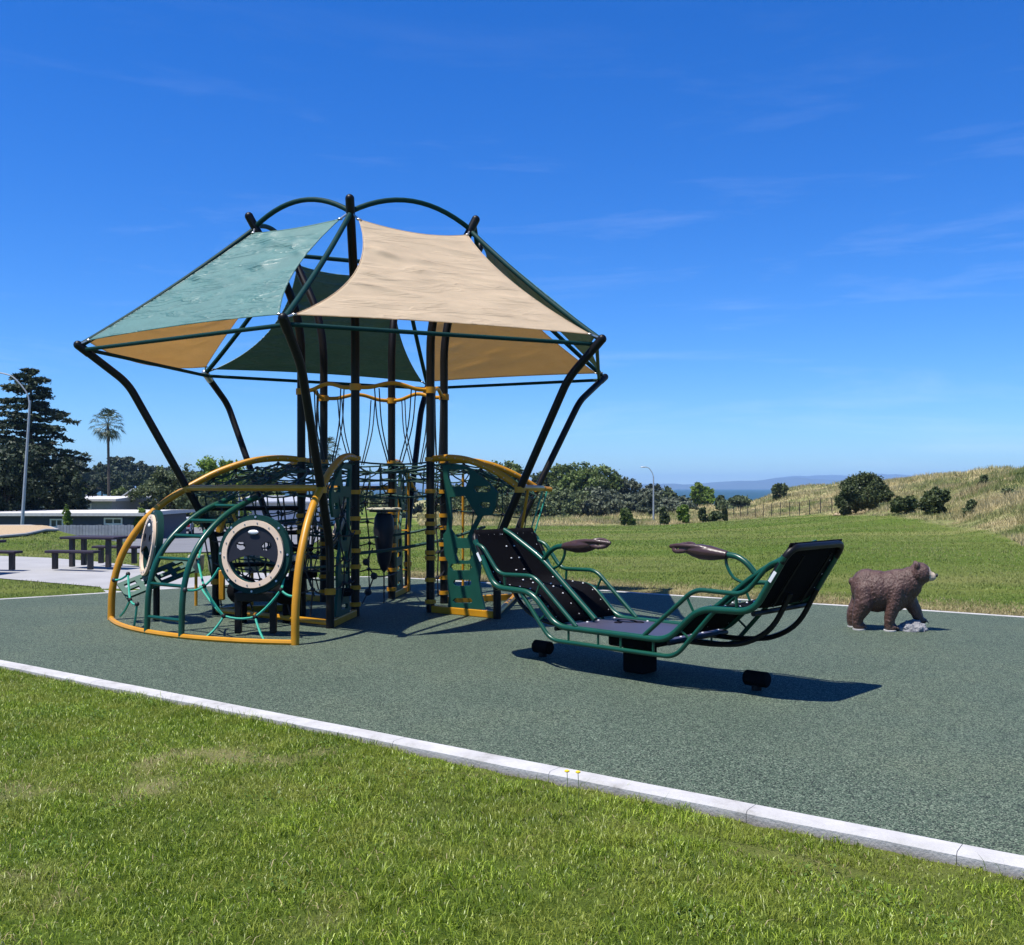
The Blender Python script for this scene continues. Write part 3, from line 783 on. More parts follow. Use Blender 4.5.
elab = ['leftmost horizon eucalyptus, behind the cedar', 'tall horizon eucalyptus hidden behind the cedar', 'horizon eucalyptus behind the lamp post and cedar', 'first horizon eucalyptus right of the cedar', 'tall horizon eucalyptus just left of the palm trunk', 'horizon eucalyptus directly behind the palm trunk', 'tall horizon eucalyptus just right of the palm', 'spreading horizon eucalyptus between palm and round tree', 'horizon eucalyptus above the left edge of the round tree', 'horizon eucalyptus behind the top of the round tree', 'lower nearer eucalyptus left of the palm trunk', 'lower nearer eucalyptus right of the palm trunk', 'lower nearer eucalyptus above the red gable', 'lower nearer eucalyptus beside the cedar', 'lower nearer eucalyptus beside the round tree', 'eucalyptus between the round tree and the lime tree', 'eucalyptus behind the lime tree', 'eucalyptus above the right side of the climbing dome net', 'eucalyptus behind the left inner post', 'eucalyptus below the second palm', 'rightmost eucalyptus, seen between the inner posts']
used = set()
for i, (px, ty) in enumerate(elist):
    Y = 250 if (i < 10 or i > 14) else 190
    x = (px - 512) / F * Y; z0 = tz(x, Y)
    H = CAM_H + (488 - ty) / F * Y - z0
    pi_ = i % 3
    e = protos[pi_] if pi_ not in used else copy_tree(protos[pi_])
    used.add(pi_)
    e.location = (x, Y, z0); s = H / 13.6; e.scale = (s * 1.05, s, s); e.rotation_euler = (0, 0, 1.7 * i)
    tag(e, elab[i], 'tree', EG)

# cedar on the left
def cedar():
    Y = 72; x = (30 - 512) / F * Y; z0 = tz(x, Y)
    H = CAM_H + (488 - 365) / F * Y - z0
    e = empty('cedar', (x, Y, z0)); tag(e, 'tall dark cedar with tiered branches behind the street lamp', 'tree')
    mb = MB(); mb.tube([(0, 0, -.4), (0, 0, H * .5), (.1, 0, H * .98)], [.34, .2, .03], 8)
    P = []; rr = random.Random(5)
    nb = 130
    for i in range(nb):
        t = (i + .5) / nb; z = H * min(.97, .10 + .88 * t + rr.uniform(-.022, .022))
        prof = (1 - t) ** .62 * (1.0 if t > .25 else .85 + .6 * t)
        Lb = 5.3 * prof * rr.uniform(.45, 1.18) + .25
        az = i * 2.399 + rr.uniform(-.3, .3)
        d = Vector((math.cos(az), math.sin(az), 0))
        up = Lb * ((t - .15) * .18 + rr.uniform(-.08, .10))
        pts = [Vector((0, 0, z)), Vector((0, 0, z + up * .6)) + d * Lb * .5, Vector((0, 0, z + up * .6 - .10 * Lb)) + d * Lb]
        c = catmull(pts, 4); mb.tube(c, .05, 4, r2=.012)
        nn = int(50 + 300 * Lb / 5)
        for k in range(nn):
            s = rr.uniform(.22, 1) ** .8
            q = c[min(len(c) - 1, int(s * (len(c) - 1)))].copy()
            spread = (.12 + .55 * (s * (1 - s) * 2 + .12)) * min(1.2, Lb * .4)
            side = Vector((-d.y, d.x, 0))
            q += side * rr.gauss(0, spread * .8) + d * rr.gauss(0, .12) + Vector((0, 0, -abs(rr.gauss(0, .12)) + .05))
            P.append(q)
    mb.build('trunk', M['bark'], e)
    P = np.array([tuple(p) for p in P]); n = len(P)
    s = rng.uniform(.10, .26, n)
    a_ = rng.normal(size=(n, 3)); a_[:, 2] = a_[:, 2] * .4 - .3; a_ /= np.linalg.norm(a_, axis=1)[:, None]
    b_ = np.cross(a_, rng.normal(size=(n, 3))); b_ /= np.linalg.norm(b_, axis=1)[:, None]
    A = a_ * s[:, None]; B = b_ * s[:, None] * .32
    V = np.stack([P - A, P + B, P + A, P - B], 1).reshape(-1, 3)
    np_mesh('crown', V, 4, np.arange(4 * n), LM['needle'], e)
cedar()
# dense dark tree at cedar's foot
broad_tree('dense_tree', 8, 66, 438, 84, 'needle', 'dense dark tree at the left edge, in front of the cedar foot', n=15000, seed=77, base_frac=.12, leaf=.16)
broad_tree('dense_tree', 68, 68, 458, 46, 'needle', 'dark bushy tree under the right side of the cedar', n=9000, seed=78, base_frac=.1, leaf=.16)
broad_tree('leafy_tree', 78, 110, 482, 30, 'mid', 'green garden tree between the cedar and the palm, behind the pale house', n=4000, seed=79, base_frac=.1)
broad_tree('leafy_tree', 122, 120, 486, 40, 'mid', 'green garden tree just right of the palm trunk', n=4500, seed=80, base_frac=.1)
broad_tree('lime_tree', 68, 60.5, 505, 10, 'lime', 'small yellow green garden shrub beside the pale house', 'shrub', n=1500, seed=81, base_frac=0, lobesn=5)
broad_tree('lime_tree', 142, 62, 507, 18, 'lime', 'yellow green bush at the right end of the navy house', 'shrub', n=2500, seed=82, base_frac=0, lobesn=6)

# palms
M['frond'] = leafmat('palm_frond', (.030, .045, .018), (.05, .07, .028), (.09, .11, .05), .15, .45, .5)
def palm(px, ty, Y, label, hidden=False):
    x = (px - 512) / F * Y; z0 = tz(x, Y)
    H = CAM_H + (488 - ty) / F * Y - z0 - 1.5
    e = empty('palm_tree', (x, Y, z0)); tag(e, label, 'palm')
    MB().tube([(0, 0, -.3), (.08, 0, H * .4), (0, 0, H)], [.20, .14, .12], 8).build('trunk', M['bark'], e)
    P = MB(); rr = random.Random(px)
    for i in range(42):
        az = i * 2.399; el = R(80 - 145 * (i / 41)); Ls = rr.uniform(.85, 1.25)
        d = Vector((math.cos(az) * math.cos(el), math.sin(az) * math.cos(el), math.sin(el)))
        o_ = Vector((0, 0, H)); q = o_ + d * Ls
        P.tube([o_, q], .018, 3)
        side = d.cross(Vector((0, 0, 1))).normalized(); up = side.cross(d)
        for k in range(11):
            a_ = R(-72 + 144 * k / 10); l = rr.uniform(.65, .95)
            dd = (d * math.cos(a_) + side * math.sin(a_) + up * rr.uniform(-.12, .12)).normalized()
            tip = q + dd * l + Vector((0, 0, -l * .38)); w = (side * math.cos(a_) - d * math.sin(a_)) * .045
            m1 = q + dd * l * .55
            P.add([q, m1 + w, tip, m1 - w], [(0, 1, 2, 3)])
    P.build('crown', M['frond'], e, smooth=False)
palm(108, 409, 98, 'tall fan palm with a slim trunk behind the navy house')
palm(327, 437, 120, 'second fan palm, its crown seen between the black inner posts')

# ------------------------------------------------------------------ buildings, left
M['navy'] = simple('navy_siding', (.035, .045, .075), .7)
M['paleroof'] = simple('pale_roof', (.48, .47, .45), .8)
M['palewall'] = simple('pale_grey_wall', (.30, .32, .36), .8)
M['whitewall'] = simple('white_wall', (.62, .62, .62), .8)
M['redroof'] = simple('red_siding', (.33, .085, .05), .8)
M['winglass'] = simple('window_glass', (.05, .06, .07), .1)
M['fencegrey'] = simple('weathered_fence_boards', (.26, .27, .30), .85, var=.2, scale=3)
def house(name, px0, px1, Y, eave_y, ridge_y, wall, roof, label, depth=8, over=.5, windows=(), gable_front=False):
    x0 = (px0 - 512) / F * Y; x1 = (px1 - 512) / F * Y; cx = (x0 + x1) / 2; W = x1 - x0
    z0 = tz(cx, Y) - .6; ze = CAM_H - (eave_y - 488) / F * Y; zr = CAM_H - (ridge_y - 488) / F * Y
    e = empty(name, (cx, Y, z0)); tag(e, label, 'house')
    h = ze - z0; hr = zr - z0
    w = MB()
    if gable_front:
        poly = [(-W / 2, 0), (W / 2, 0), (W / 2, h), (0, hr), (-W / 2, h)]
        Mx = Matrix(((1, 0, 0), (0, 0, 1), (0, 1, 0)))
        w.prism(poly, depth, Mx, (0, depth / 2, 0))
        w.build('wall', wall, e, smooth=False)
        rf = MB()
        for s in (-1, 1):
            a_ = Vector((s * (W / 2 + over), -over, h - .1 + .0)); b_ = Vector((0, -over, hr + .12))
            rf.add([a_, b_, b_ + Vector((0, depth + 2 * over, 0)), a_ + Vector((0, depth + 2 * over, 0))] + [v + Vector((0, 0, .16)) for v in (a_, b_, b_ + Vector((0, depth + 2 * over, 0)), a_ + Vector((0, depth + 2 * over, 0)))],
                   [(0, 1, 2, 3), (4, 5, 6, 7), (0, 1, 5, 4), (2, 3, 7, 6), (0, 3, 7, 4), (1, 2, 6, 5)])
        rf.build('roof', roof, e, smooth=False)
    else:
        w.box((0, depth / 2, h / 2), (W, depth, h)); w.build('wall', wall, e, smooth=False)
        rf = MB()
        xx = W / 2 + over
        sec = [(-over, h - .02), (-over, h + .16), (depth / 2, hr), (depth + over, h + .16), (depth + over, h - .02)]
        vs = [Vector((-xx, a, b)) for a, b in sec] + [Vector((xx, a, b)) for a, b in sec]
        rf.add(vs, [(0, 1, 2, 3, 4), (9, 8, 7, 6, 5)] + [(i, (i + 1) % 5, 5 + (i + 1) % 5, 5 + i) for i in range(5)])
        rf.build('roof', roof, e, smooth=False)
    for (a0, a1, b0, b1) in windows:
        p0 = at(a0, b1, Y); p1 = at(a1, b0, Y)
        fx0, fx1 = p0.x - cx, p1.x - cx; fz0, fz1 = p0.z - z0, p1.z - z0
        f = MB(); t = .09
        for (c, s) in (((fx0, -.03, (fz0 + fz1) / 2), (t, .1, fz1 - fz0 + t)), ((fx1, -.03, (fz0 + fz1) / 2), (t, .1, fz1 - fz0 + t)), (((fx0 + fx1) / 2, -.034, fz0), (fx1 - fx0 - t, .1, t)), (((fx0 + fx1) / 2, -.034, fz1), (fx1 - fx0 - t, .1, t)), (((fx0 + fx1) / 2, -.036, (fz0 + fz1) / 2), (.06, .08, fz1 - fz0 - t))):
            f.box(c, s)
        fr = f.build('window', M['whitewall'], e, smooth=False)
        MB().box(((fx0 + fx1) / 2, -.012, (fz0 + fz1) / 2), (fx1 - fx0 - .02, .02, fz1 - fz0 - .02)).build('pane', M['winglass'], fr, smooth=False)
    return e
house('bungalow', -60, 139, 62, 515.5, 511.5, M['navy'], M['paleroof'], 'long low navy bungalow with a pale flat roof and white windows', 9, .5, [(51, 63, 519.5, 527), (105, 122, 518.5, 524)])
house('bungalow', 34, 64, 84, 503, 495, M['palewall'], M['paleroof'], 'small grey house partly behind the dark trees, left of the pale house', 8, .4, [(44, 50, 505.5, 509)])
house('bungalow', 66, 112, 80, 501, 496.5, M['palewall'], M['paleroof'], 'pale blue grey house behind the navy bungalow roof', 8, .5, [(69.5, 75, 504, 508.5), (84, 91, 504, 508.5)])
house('bungalow', 112, 136, 96, 502, 499, M['whitewall'], M['paleroof'], 'white house under the red gable', 8, .4, [(118, 123, 504.5, 508)])
house('gabled_house', 120, 146, 112, 500, 491, M['redroof'], M['paleroof'], 'red gabled house beyond the white house', 9, .3, gable_front=True)
house('bungalow', 243, 322, 100, 503, 496, M['whitewall'], M['palewall'], 'white bungalow with a grey roof seen under the dome net', 9, .5, [(255, 262, 506, 511), (285, 296, 506, 511)])
# wooden boundary fence in front of the bungalow
def board_fence(px0, px1, Y, ytop, label):
    x0 = (px0 - 512) / F * Y; x1 = (px1 - 512) / F * Y
    zt = CAM_H - (ytop - 488) / F * Y
    e = empty('board_fence', (x0, Y, zt - 1.7)); tag(e, label, 'fence')
    mb = MB(); n = int((x1 - x0) / .16)
    for i in range(n):
        mb.box((i * .16 + .08, 0, .85 + random.uniform(-.015, .015)), (.145, .025, 1.7))
    mb.build('boards', M['fencegrey'], e, smooth=False)
    mb = MB()
    for z in (.3, 1.5): mb.box(((x1 - x0) / 2, .04, z), (x1 - x0, .05, .09))
    mb.build('rails', M['fencegrey'], e, smooth=False)
board_fence(57, 136, 50, 525, 'grey vertical board fence in front of the navy bungalow')

# parked car
def car():
    Y = 80; x = (181 - 512) / F * Y; z0 = tz(x, Y) + .03
    e = empty('parked_car', (x, Y, z0), R(14)); tag(e, 'pale parked car with red tail lights seen through the dome ladder', 'car')
    paint = simple('pale_car_paint', (.42, .44, .48), .25, var=.03, coat=.6)
    L_, W_ = 4.3, 1.75
    # rear faces camera (-y). profile in (y,z)
    lower = [(-2.1, .35), (-2.15, .62), (-2.05, .95), (-1.7, 1.0), (1.2, .95), (2.05, .78), (2.15, .5), (2.1, .3)]
    cab = [(-1.85, .97), (-1.35, 1.42), (-.9, 1.46), (.35, 1.45), (1.15, .97)]
    Mx = Matrix(((0, 0, 1), (1, 0, 0), (0, 1, 0)))
    MB().prism(lower, W_, Mx, (0, 0, 0)).build('body', paint, e, bevel=.08)
    MB().prism(cab, W_ * .84, Mx, (0, 0, 0)).build('cabin', paint, e, bevel=.06)
    MB().add([(-.62, -1.80, 1.04), (.62, -1.80, 1.04), (.54, -1.43, 1.38), (-.54, -1.43, 1.38), (-.62, -1.84, 1.02), (.62, -1.84, 1.02), (.54, -1.47, 1.40), (-.54, -1.47, 1.40)], [(4, 5, 6, 7), (0, 1, 2, 3), (0, 1, 5, 4), (2, 3, 7, 6), (0, 3, 7, 4), (1, 2, 6, 5)]).build('rear_window', M['winglass'], e, smooth=False)
    red = simple('red_lens', (.45, .01, .01), .2)
    for s in (-1, 1):
        MB().box((s * .70, -2.10, .80), (.26, .08, .2)).build('tail_light', red, e, bevel=.02)
        MB().box((s * .745, -.2, 1.2), (.02, 1.9, .34)).build('side_window', M['winglass'], e, smooth=False)
        for yy in (-1.35, 1.35):
            w = MB().cyl((s * .68, yy, .32), (s * .90, yy, .32), .32, 20).build('wheel', M['rubber'], e)
            MB().cyl((s * .89, yy, .32), (s * .912, yy, .32), .19, 14).build('rim', M['steel'], w)
    MB().box((0, -2.16, .45), (1.6, .12, .2)).build('bumper', M['navyplastic'], e, bevel=.03)
car()

# lamps
def street_lamp(px, Y, top_y, arm_px, label, sgn, r=.09):
    x = (px - 512) / F * Y; z0 = tz(x, Y); H = CAM_H + (488 - top_y) / F * Y - z0
    e = empty('street_lamp', (x, Y, z0)); tag(e, label, 'street lamp')
    MB().tube([(0, 0, -.1), (0, 0, H * .83)], r, 12, r2=r * .6).build('pole', M['lampgrey'], e)
    A = arm_px / F * Y
    MB().tube(catmull([(0, 0, H * .80), (sgn * A * .12, 0, H * .88), (sgn * A * .55, 0, H * .975), (sgn * A, 0, H)], 5), r * .42, 8).build('arm', M['lampgrey'], e)
    h = MB().ball((sgn * (A + .22), 0, H), (.34, .13, .07), 12, 6).build('lamp_head', M['lampgrey'], e)
    MB().cyl((0, 0, -.02), (0, 0, .12), r * 1.9, 12).build('base', M['lampgrey'], e)
    return e
street_lamp(22, 50, 374, 34, 'tall grey street lamp beside the bark play area at left', -1, .085).rotation_euler = (0, R(3.6), 0)
street_lamp(653.5, 104, 467, 8, 'slim grey street lamp at the far edge of the lawn', -1, .10)
street_lamp(239, 88, 488, 6, 'short grey lamp beside the white bungalow, behind the dome', -1, .08)

# chain link fence
def wire_fence():
    e = None
    P0 = xyp(727, 100); P1 = xyp(832, 74)
    P0 = Vector((*P0, 0)); P1 = Vector((*P1, 0))
    e = empty('wire_fence', (P0.x, P0.y, tz(P0.x, P0.y))); tag(e, 'thin wire fence with slim posts at the foot of the left dune', 'fence')
    base = e.location.copy(); n = 12
    tops = []
    for i in range(n + 1):
        p = P0.lerp(P1, i / n); p.z = tz(p.x, p.y) 
        q = p - base
        MB().cyl(q - Vector((0, 0, .1)), q + Vector((0, 0, 1.15)), .03, 6).build('post', M['rope_black'], e)
        tops.append(q)
    mb = MB()
    for z in (.25, .5, .8, 1.1):
        mb.tube([t + Vector((0, 0, z)) for t in tops], .008, 4)
    mb.build('wire', M['rope_black'], e)
wire_fence()

# picnic tables
M['tabletop'] = simple('plum_grey_table_coating', (.032, .026, .040), .75, var=.1, spec=.2)
M['tableleg'] = simple('dark_table_leg', (.022, .018, .020), .5)
def picnic(cx, cy, rz):
    e = empty('picnic_table', (cx, cy, .012), rz)
    MB().box((0, 0, .585), (1.20, .66, .05)).build('tabletop', M['tabletop'], e, bevel=.012)
    for sx in (-1, 1):
        for sy in (-1, 1):
            MB().box((sx * .40, sy * .2, .28), (.09, .09, .56)).build('leg', M['tableleg'], e, bevel=.008)
    for sy in (-1, 1):
        b = MB().box((0, sy * .78, .345), (1.05, .26, .05)).build('bench', M['tabletop'], e, bevel=.012)
        for sx in (-1, 1): MB().box((sx * .38, sy * .78, .16), (.09, .09, .32)).build('leg', M['tableleg'], b, bevel=.008)
    return e
t = picnic((96 - 512) / F * 20.3, 20.3, R(-10)); tag(t, 'plum grey picnic table with two benches, left of the climbing dome', 'picnic table', 'picnic tables on the concrete path')
t2 = copy_tree(t); t2.location = ((-34 - 512) / F * 18.7, 18.7, .012); tag(t2, 'picnic table cut off by the left edge, one bench showing', 'picnic table', 'picnic tables on the concrete path')

# ------------------------------------------------------------------ PLAY STRUCTURE
C0 = Vector((-1.85, 13.48, 0)); TH = -.11
PS = empty('play_structure', C0); tag(PS, 'hexagonal climbing structure with tan and green shade sails, yellow arches and net dome', 'play structure')
ang = [TH + k * math.pi / 3 for k in range(6)]   # 0=front, 1=right front, 2=right back, 3=back, 4=left back, 5=left front
def pol(a_, r, z): return Vector((r * math.sin(a_), -r * math.cos(a_), z))
LEG = [(3.63, 3.31), (3.11, 2.88), (2.42, 1.6), (2.13, 1.05), (2.07, .85), (2.07, 0)]
def loc_at(px, py, z):       # world point of a pixel at a known height, in local coords
    Y = F * (z - CAM_H) / (488 - py); return at(px, py, Y) - C0
corner_px = [(283, 318), (602, 339), (605, 377), (428, 386), (205, 373), (78, 345)]
corner = [loc_at(px, py, 3.31) for px, py in corner_px]
for k in range(6):
    a_ = ang[k]
    pts = [corner[k]] + [pol(a_, r, z) for r, z in LEG[1:]]
    lg = MB().tube(fillet(pts, .15, 6), .048, 14).build('canopy_leg', M['black'], PS)
    # hardware at head
    c = MB(); c.ball(corner[k], .054, 10, 6); c.cyl(corner[k], corner[k] + (pts[1] - corner[k]).normalized() * .16, .053, 12)
    c.build('leg_cap', M['steel'] if k == 4 else M['black'], lg)
    for z in (1.58, .42):
        r_ = np.interp(z, [0, .85, 1.05, 1.6, 2.88], [2.07, 2.07, 2.13, 2.42, 3.11])
        MB().cyl(pol(a_, r_, z - .035), pol(a_, r_, z + .035), .064, 14).build('clamp', M['yellow'], lg)

IN_R = .99
tips = []
clampz = [[1.97, 1.55, 1.22, 1.05, .82, .62, .36, .15], [1.97, 1.56, 1.24, 1.14, 1.03, .77, .70, .42, .14]]
for k in range(6):
    a_ = ang[k]
    tip_r = 1.74; tz_ = 5.10
    if k == 0: P3 = loc_at(350, 203, 5.05)
    elif k == 1: P3 = loc_at(474, 223, 5.05)
    elif k == 5: P3 = loc_at(251, 220, 5.05)
    elif k == 2: P3 = loc_at(480, 247, 5.05)
    else: P3 = pol(a_, 1.70, 5.05)
    base = pol(a_, IN_R, 0); el = pol(a_, IN_R, 3.9)
    pts = [base, el, P3 + (P3 - el).normalized() * .06]
    post = MB().tube(fillet(pts, .55, 8), .055, 14).build('post', M['black'], PS)
    d_ = (P3 - el).normalized()
    MB().ball(P3 + d_ * .05, .056, 12, 8).build('cap', M['black'], post)
    tips.append(P3 - d_ * .10)
    for z in clampz[k % 2 if k not in (0,) else 0]:
        MB().cyl(pol(a_, IN_R, z - .026), pol(a_, IN_R, z + .026), .071, 14).build('clamp', M['yellow'], post)
    for z in (2.86,):
        MB().cyl(pol(a_, IN_R, z - .04), pol(a_, IN_R, z + .04), .071, 14).build('clamp', M['yellow'], post)
# wavy ring between the posts
for k in range(6):
    p = pol(ang[k], IN_R, 2.86); q = pol(ang[(k + 1) % 6], IN_R, 2.86)
    pts = [p, p.lerp(q, .2) + Vector((0, 0, .01)), p.lerp(q, .42) + Vector((0, 0, .065)), p.lerp(q, .58) + Vector((0, 0, .065)), p.lerp(q, .8) + Vector((0, 0, .01)), q]
    MB().tube(catmull(pts, 5), .026, 10).build('wavy_rail', M['yellow'], PS)
# top arches, ridge tubes, eave tubes (green)
for k in range(6):
    j = (k + 1) % 6
    p, q = tips[k], tips[j]; b_ = {5: .24, 0: .25, 1: .22, 3: 0, 4: .15, 2: .15}[k]
    n_ = 14
    pts = [p.lerp(q, t / n_) + Vector((0, 0, b_ * (1 - (2 * t / n_ - 1) ** 2))) for t in range(n_ + 1)]
    MB().tube(pts, .032, 10).build('top_arch', M['frame_green'], PS)
    c, d = corner[k].copy(), corner[j].copy(); c.z -= .05; d.z -= .05
    c = c.lerp(Vector((0, 0, c.z)), .02); d = d.lerp(Vector((0, 0, d.z)), .03)
    MB().tube([c, d], .024, 10).build('eave_tube', M['frame_green'], PS)
    pts = [tips[k].lerp(corner[k], t / 10) + Vector((0, 0, -.02 - .05 * (1 - (2 * t / 10 - 1) ** 2))) for t in range(11)]
    MB().tube(pts, .032, 10).build('ridge_tube', M['frame_green'], PS)

# shade sails
def sail(k, mat, label, ins=(.16, .14, .42, .42), sag=.0, wr=.028, lift=0.0, cin=(.0, .0)):
    j = (k + 1) % 6
    Tl, Tr, Bl, Br = tips[k].copy(), tips[j].copy(), corner[k].copy(), corner[j].copy()
    cen = (Tl + Tr + Bl + Br) / 4
    Tl, Tr, Bl, Br = [p + (cen - p).normalized() * .15 for p in (Tl, Tr, Bl, Br)]
    Tl.z -= .02; Tr.z -= .02; Bl.z += lift; Br.z += lift
    cen = (Tl + Tr + Bl + Br) / 4
    nu, nv = 70, 80
    def edge(a_, b_, amt, t):
        p = a_.lerp(b_, t); mid = (a_ + b_) / 2; dirn = (cen - mid); ax = (b_ - a_).normalized(); dirn = (dirn - ax * dirn.dot(ax)).normalized()
        return p + dirn * amt * 4 * t * (1 - t)
    vs = []
    nrm = (Tr - Tl).cross(Bl - Tl).normalized()
    for iv in range(nv + 1):
        v = iv / nv
        for iu in range(nu + 1):
            u = iu / nu
            top = edge(Tl, Tr, ins[0], u); bot = edge(Bl, Br, ins[1], u); le = edge(Tl, Bl, ins[2], v); ri = edge(Tr, Br, ins[3], v)
            P_ = top * (1 - v) + bot * v + le * (1 - u) + ri * u - (Tl * (1 - u) * (1 - v) + Tr * u * (1 - v) + Bl * (1 - u) * v + Br * u * v)
            w_ = 16 * u * (1 - u) * v * (1 - v)
            # diagonal stretch wrinkles, stronger near the upper hem and corners
            q = (u * 2.2 + v * 7.0)
            wk = (vnoise(np.array([u * 3.6 + v * 1.5 + k * 5]), np.array([v * 17 - u * 5.0]), 50 + k)[0] - .5)
            wk = math.copysign(abs(wk) ** 1.5 * 1.9, wk) if wk > 0 else wk * .25
            P_ = P_ + nrm * (-wk * wr * 3.0 * max(.25, 1.1 - v) * min(1, w_ * 3 + .05)) + Vector((0, 0, -sag * w_))
            vs.append(P_)
    fs = [(iv * (nu + 1) + iu, iv * (nu + 1) + iu + 1, (iv + 1) * (nu + 1) + iu + 1, (iv + 1) * (nu + 1) + iu) for iv in range(nv) for iu in range(nu)]
    o = MB().add(vs, fs).build('shade_sail', mat, PS); o['label'] = label
    m_ = o.modifiers.new('thick', 'SOLIDIFY'); m_.thickness = .004
    # hem cord and corner rings
    hem = [vs[i] for i in range(nu + 1)] + [vs[(iv) * (nu + 1) + nu] for iv in range(1, nv + 1)] + [vs[nv * (nu + 1) + iu] for iu in range(nu - 1, -1, -1)] + [vs[iv * (nu + 1)] for iv in range(nv - 1, 0, -1)]
    MB().tube(hem, .006, 5, closed=True).build('hem', mat, o)
    for P_, Q in ((vs[0], tips[k]), (vs[nu], tips[j]), (vs[nv * (nu + 1)], corner[k]), (vs[-1], corner[j])):
        h = MB(); h.cyl(P_, Vector(P_).lerp(Q, .8), .012, 6); h.ring(P_, .025, .008, n=10, m=5); h.build('tensioner', M['steel'], o)
sail(0, M['sail_tan'], 'large tan front sail facing the camera', (.16, .05, .30, .20))
sail(5, M['sail_green'], 'pale green left sail in the sun', (.06, .06, .08, .20), wr=.03)
sail(1, M['sail_green'], 'green sail seen edge-on at right', (.1, .15, .0, .2), lift=.0)
sail(2, M['sail_tan'], 'tan sail at the right back seen from below', (.1, .02, .12, .2))
sail(3, M['sail_green'], 'dark green back sail seen from below', (.1, .04, .16, .3))
sail(4, M['sail_tan'], 'tan left sail seen from below', (.1, -.16, .1, .16), sag=.12)

# arches and beams (yellow)
ARCH_IN = [(2.42, 1.60), (2.05, 1.80), (1.65, 1.94), (1.30, 1.985), (.99, 1.97)]
ARCH_OUT = [(3.3, 0), (3.28, .4), (3.17, .8), (2.95, 1.16), (2.70, 1.41), (2.42, 1.60)]
for k in range(6):
    pts = catmull([pol(ang[k], r, z) for r, z in ARCH_IN], 5)
    bl_ = MB(); dl_ = Vector((math.cos(ang[k]), math.sin(ang[k]), 0))
    for q_ in range(1, len(pts), 2):
        for sg in (-1, 1): bl_.ball(pts[q_] + dl_ * .041 * sg, .009, 6, 4)
    o = MB().tube(pts, .042, 10).build('arch_beam', M['yellow'], PS, extra=(bl_, M['steel']))
    MB().box(pol(ang[k], (2.07 + .99) / 2, .045), (.07, 1.0, .09), Matrix.Rotation(ang[k], 3, 'Z')).build('ground_beam', M['yellow'], PS, smooth=False, bevel=.01)
for k in (5, 0):
    MB().tube(catmull([pol(ang[k], r, z) for i, (r, z) in enumerate(ARCH_OUT)], 5), .043, 12).build('dome_arch', M['yellow'], PS)
for k in (5, 1):     # high ring tubes: left dome, right side
    pts = []
    for t in range(13):
        s = t / 12; a_ = ang[k] + (math.pi / 3) * s
        rr_ = 2.42 * (1 - .13 * 4 * s * (1 - s) * .55)
        pts.append(pol(a_, rr_, 1.60))
    MB().tube(pts, .036, 10).build('ring_tube', M['yellow'], PS)
MB().tube([pol(ang[3], 2.42, 1.6), pol(ang[4], 2.42, 1.6)], .034, 8).build('ring_tube', M['yellow'], PS)
MB().tube([pol(ang[2], 2.42, 1.6), pol(ang[2] + .06, 2.72, 1.58)], .034, 8).build('ring_tube', M['yellow'], PS)
# ground arc
gpts = [pol(ang[5] + (ang[0] + math.tau - ang[5]) % math.tau * t / 24, 3.3, .02) for t in range(25)]
MB().tube(gpts, .032, 8).build('ground_arc', M['yellow'], PS)
MB().tube([pol(ang[5], 2.07, .06), pol(ang[0], 2.07, .06)], .035, 8).build('ground_beam', M['yellow'], PS)
MB().tube([pol(ang[1], 2.07, .06), pol(ang[2], 2.07, .06)], .035, 8).build('ground_beam', M['yellow'], PS)

# ladder on the dome
def surf(a_, s):   # dome outer profile by arclength-like parameter
    rs = [p[0] for p in ARCH_OUT] + [2.05, 1.65]; zs = [p[1] for p in ARCH_OUT] + [1.80, 1.94]
    ls = np.concatenate([[0], np.cumsum([math.hypot(rs[i + 1] - rs[i], zs[i + 1] - zs[i]) for i in range(len(rs) - 1)])])
    return pol(a_, float(np.interp(s, ls, rs)), float(np.interp(s, ls, zs)))
la0, la1 = -.715, -.53
LAD = [(3.3, 0), (3.26, .55), (3.08, .95), (2.7, 1.28), (2.2, 1.5)]
rails = []
for a_ in (la0, la1):
    pts = catmull([pol(a_, r, z) for r, z in LAD], 6); rails.append(pts)
    MB().tube(pts, .033, 12).build('ladder_rail', M['green'], PS)
for t in (.12, .28, .44, .60, .74, .88):
    i = int(t * (len(rails[0]) - 1))
    MB().tube([rails[0][i], rails[1][i]], .020, 8).build('rung', M['green'], PS)

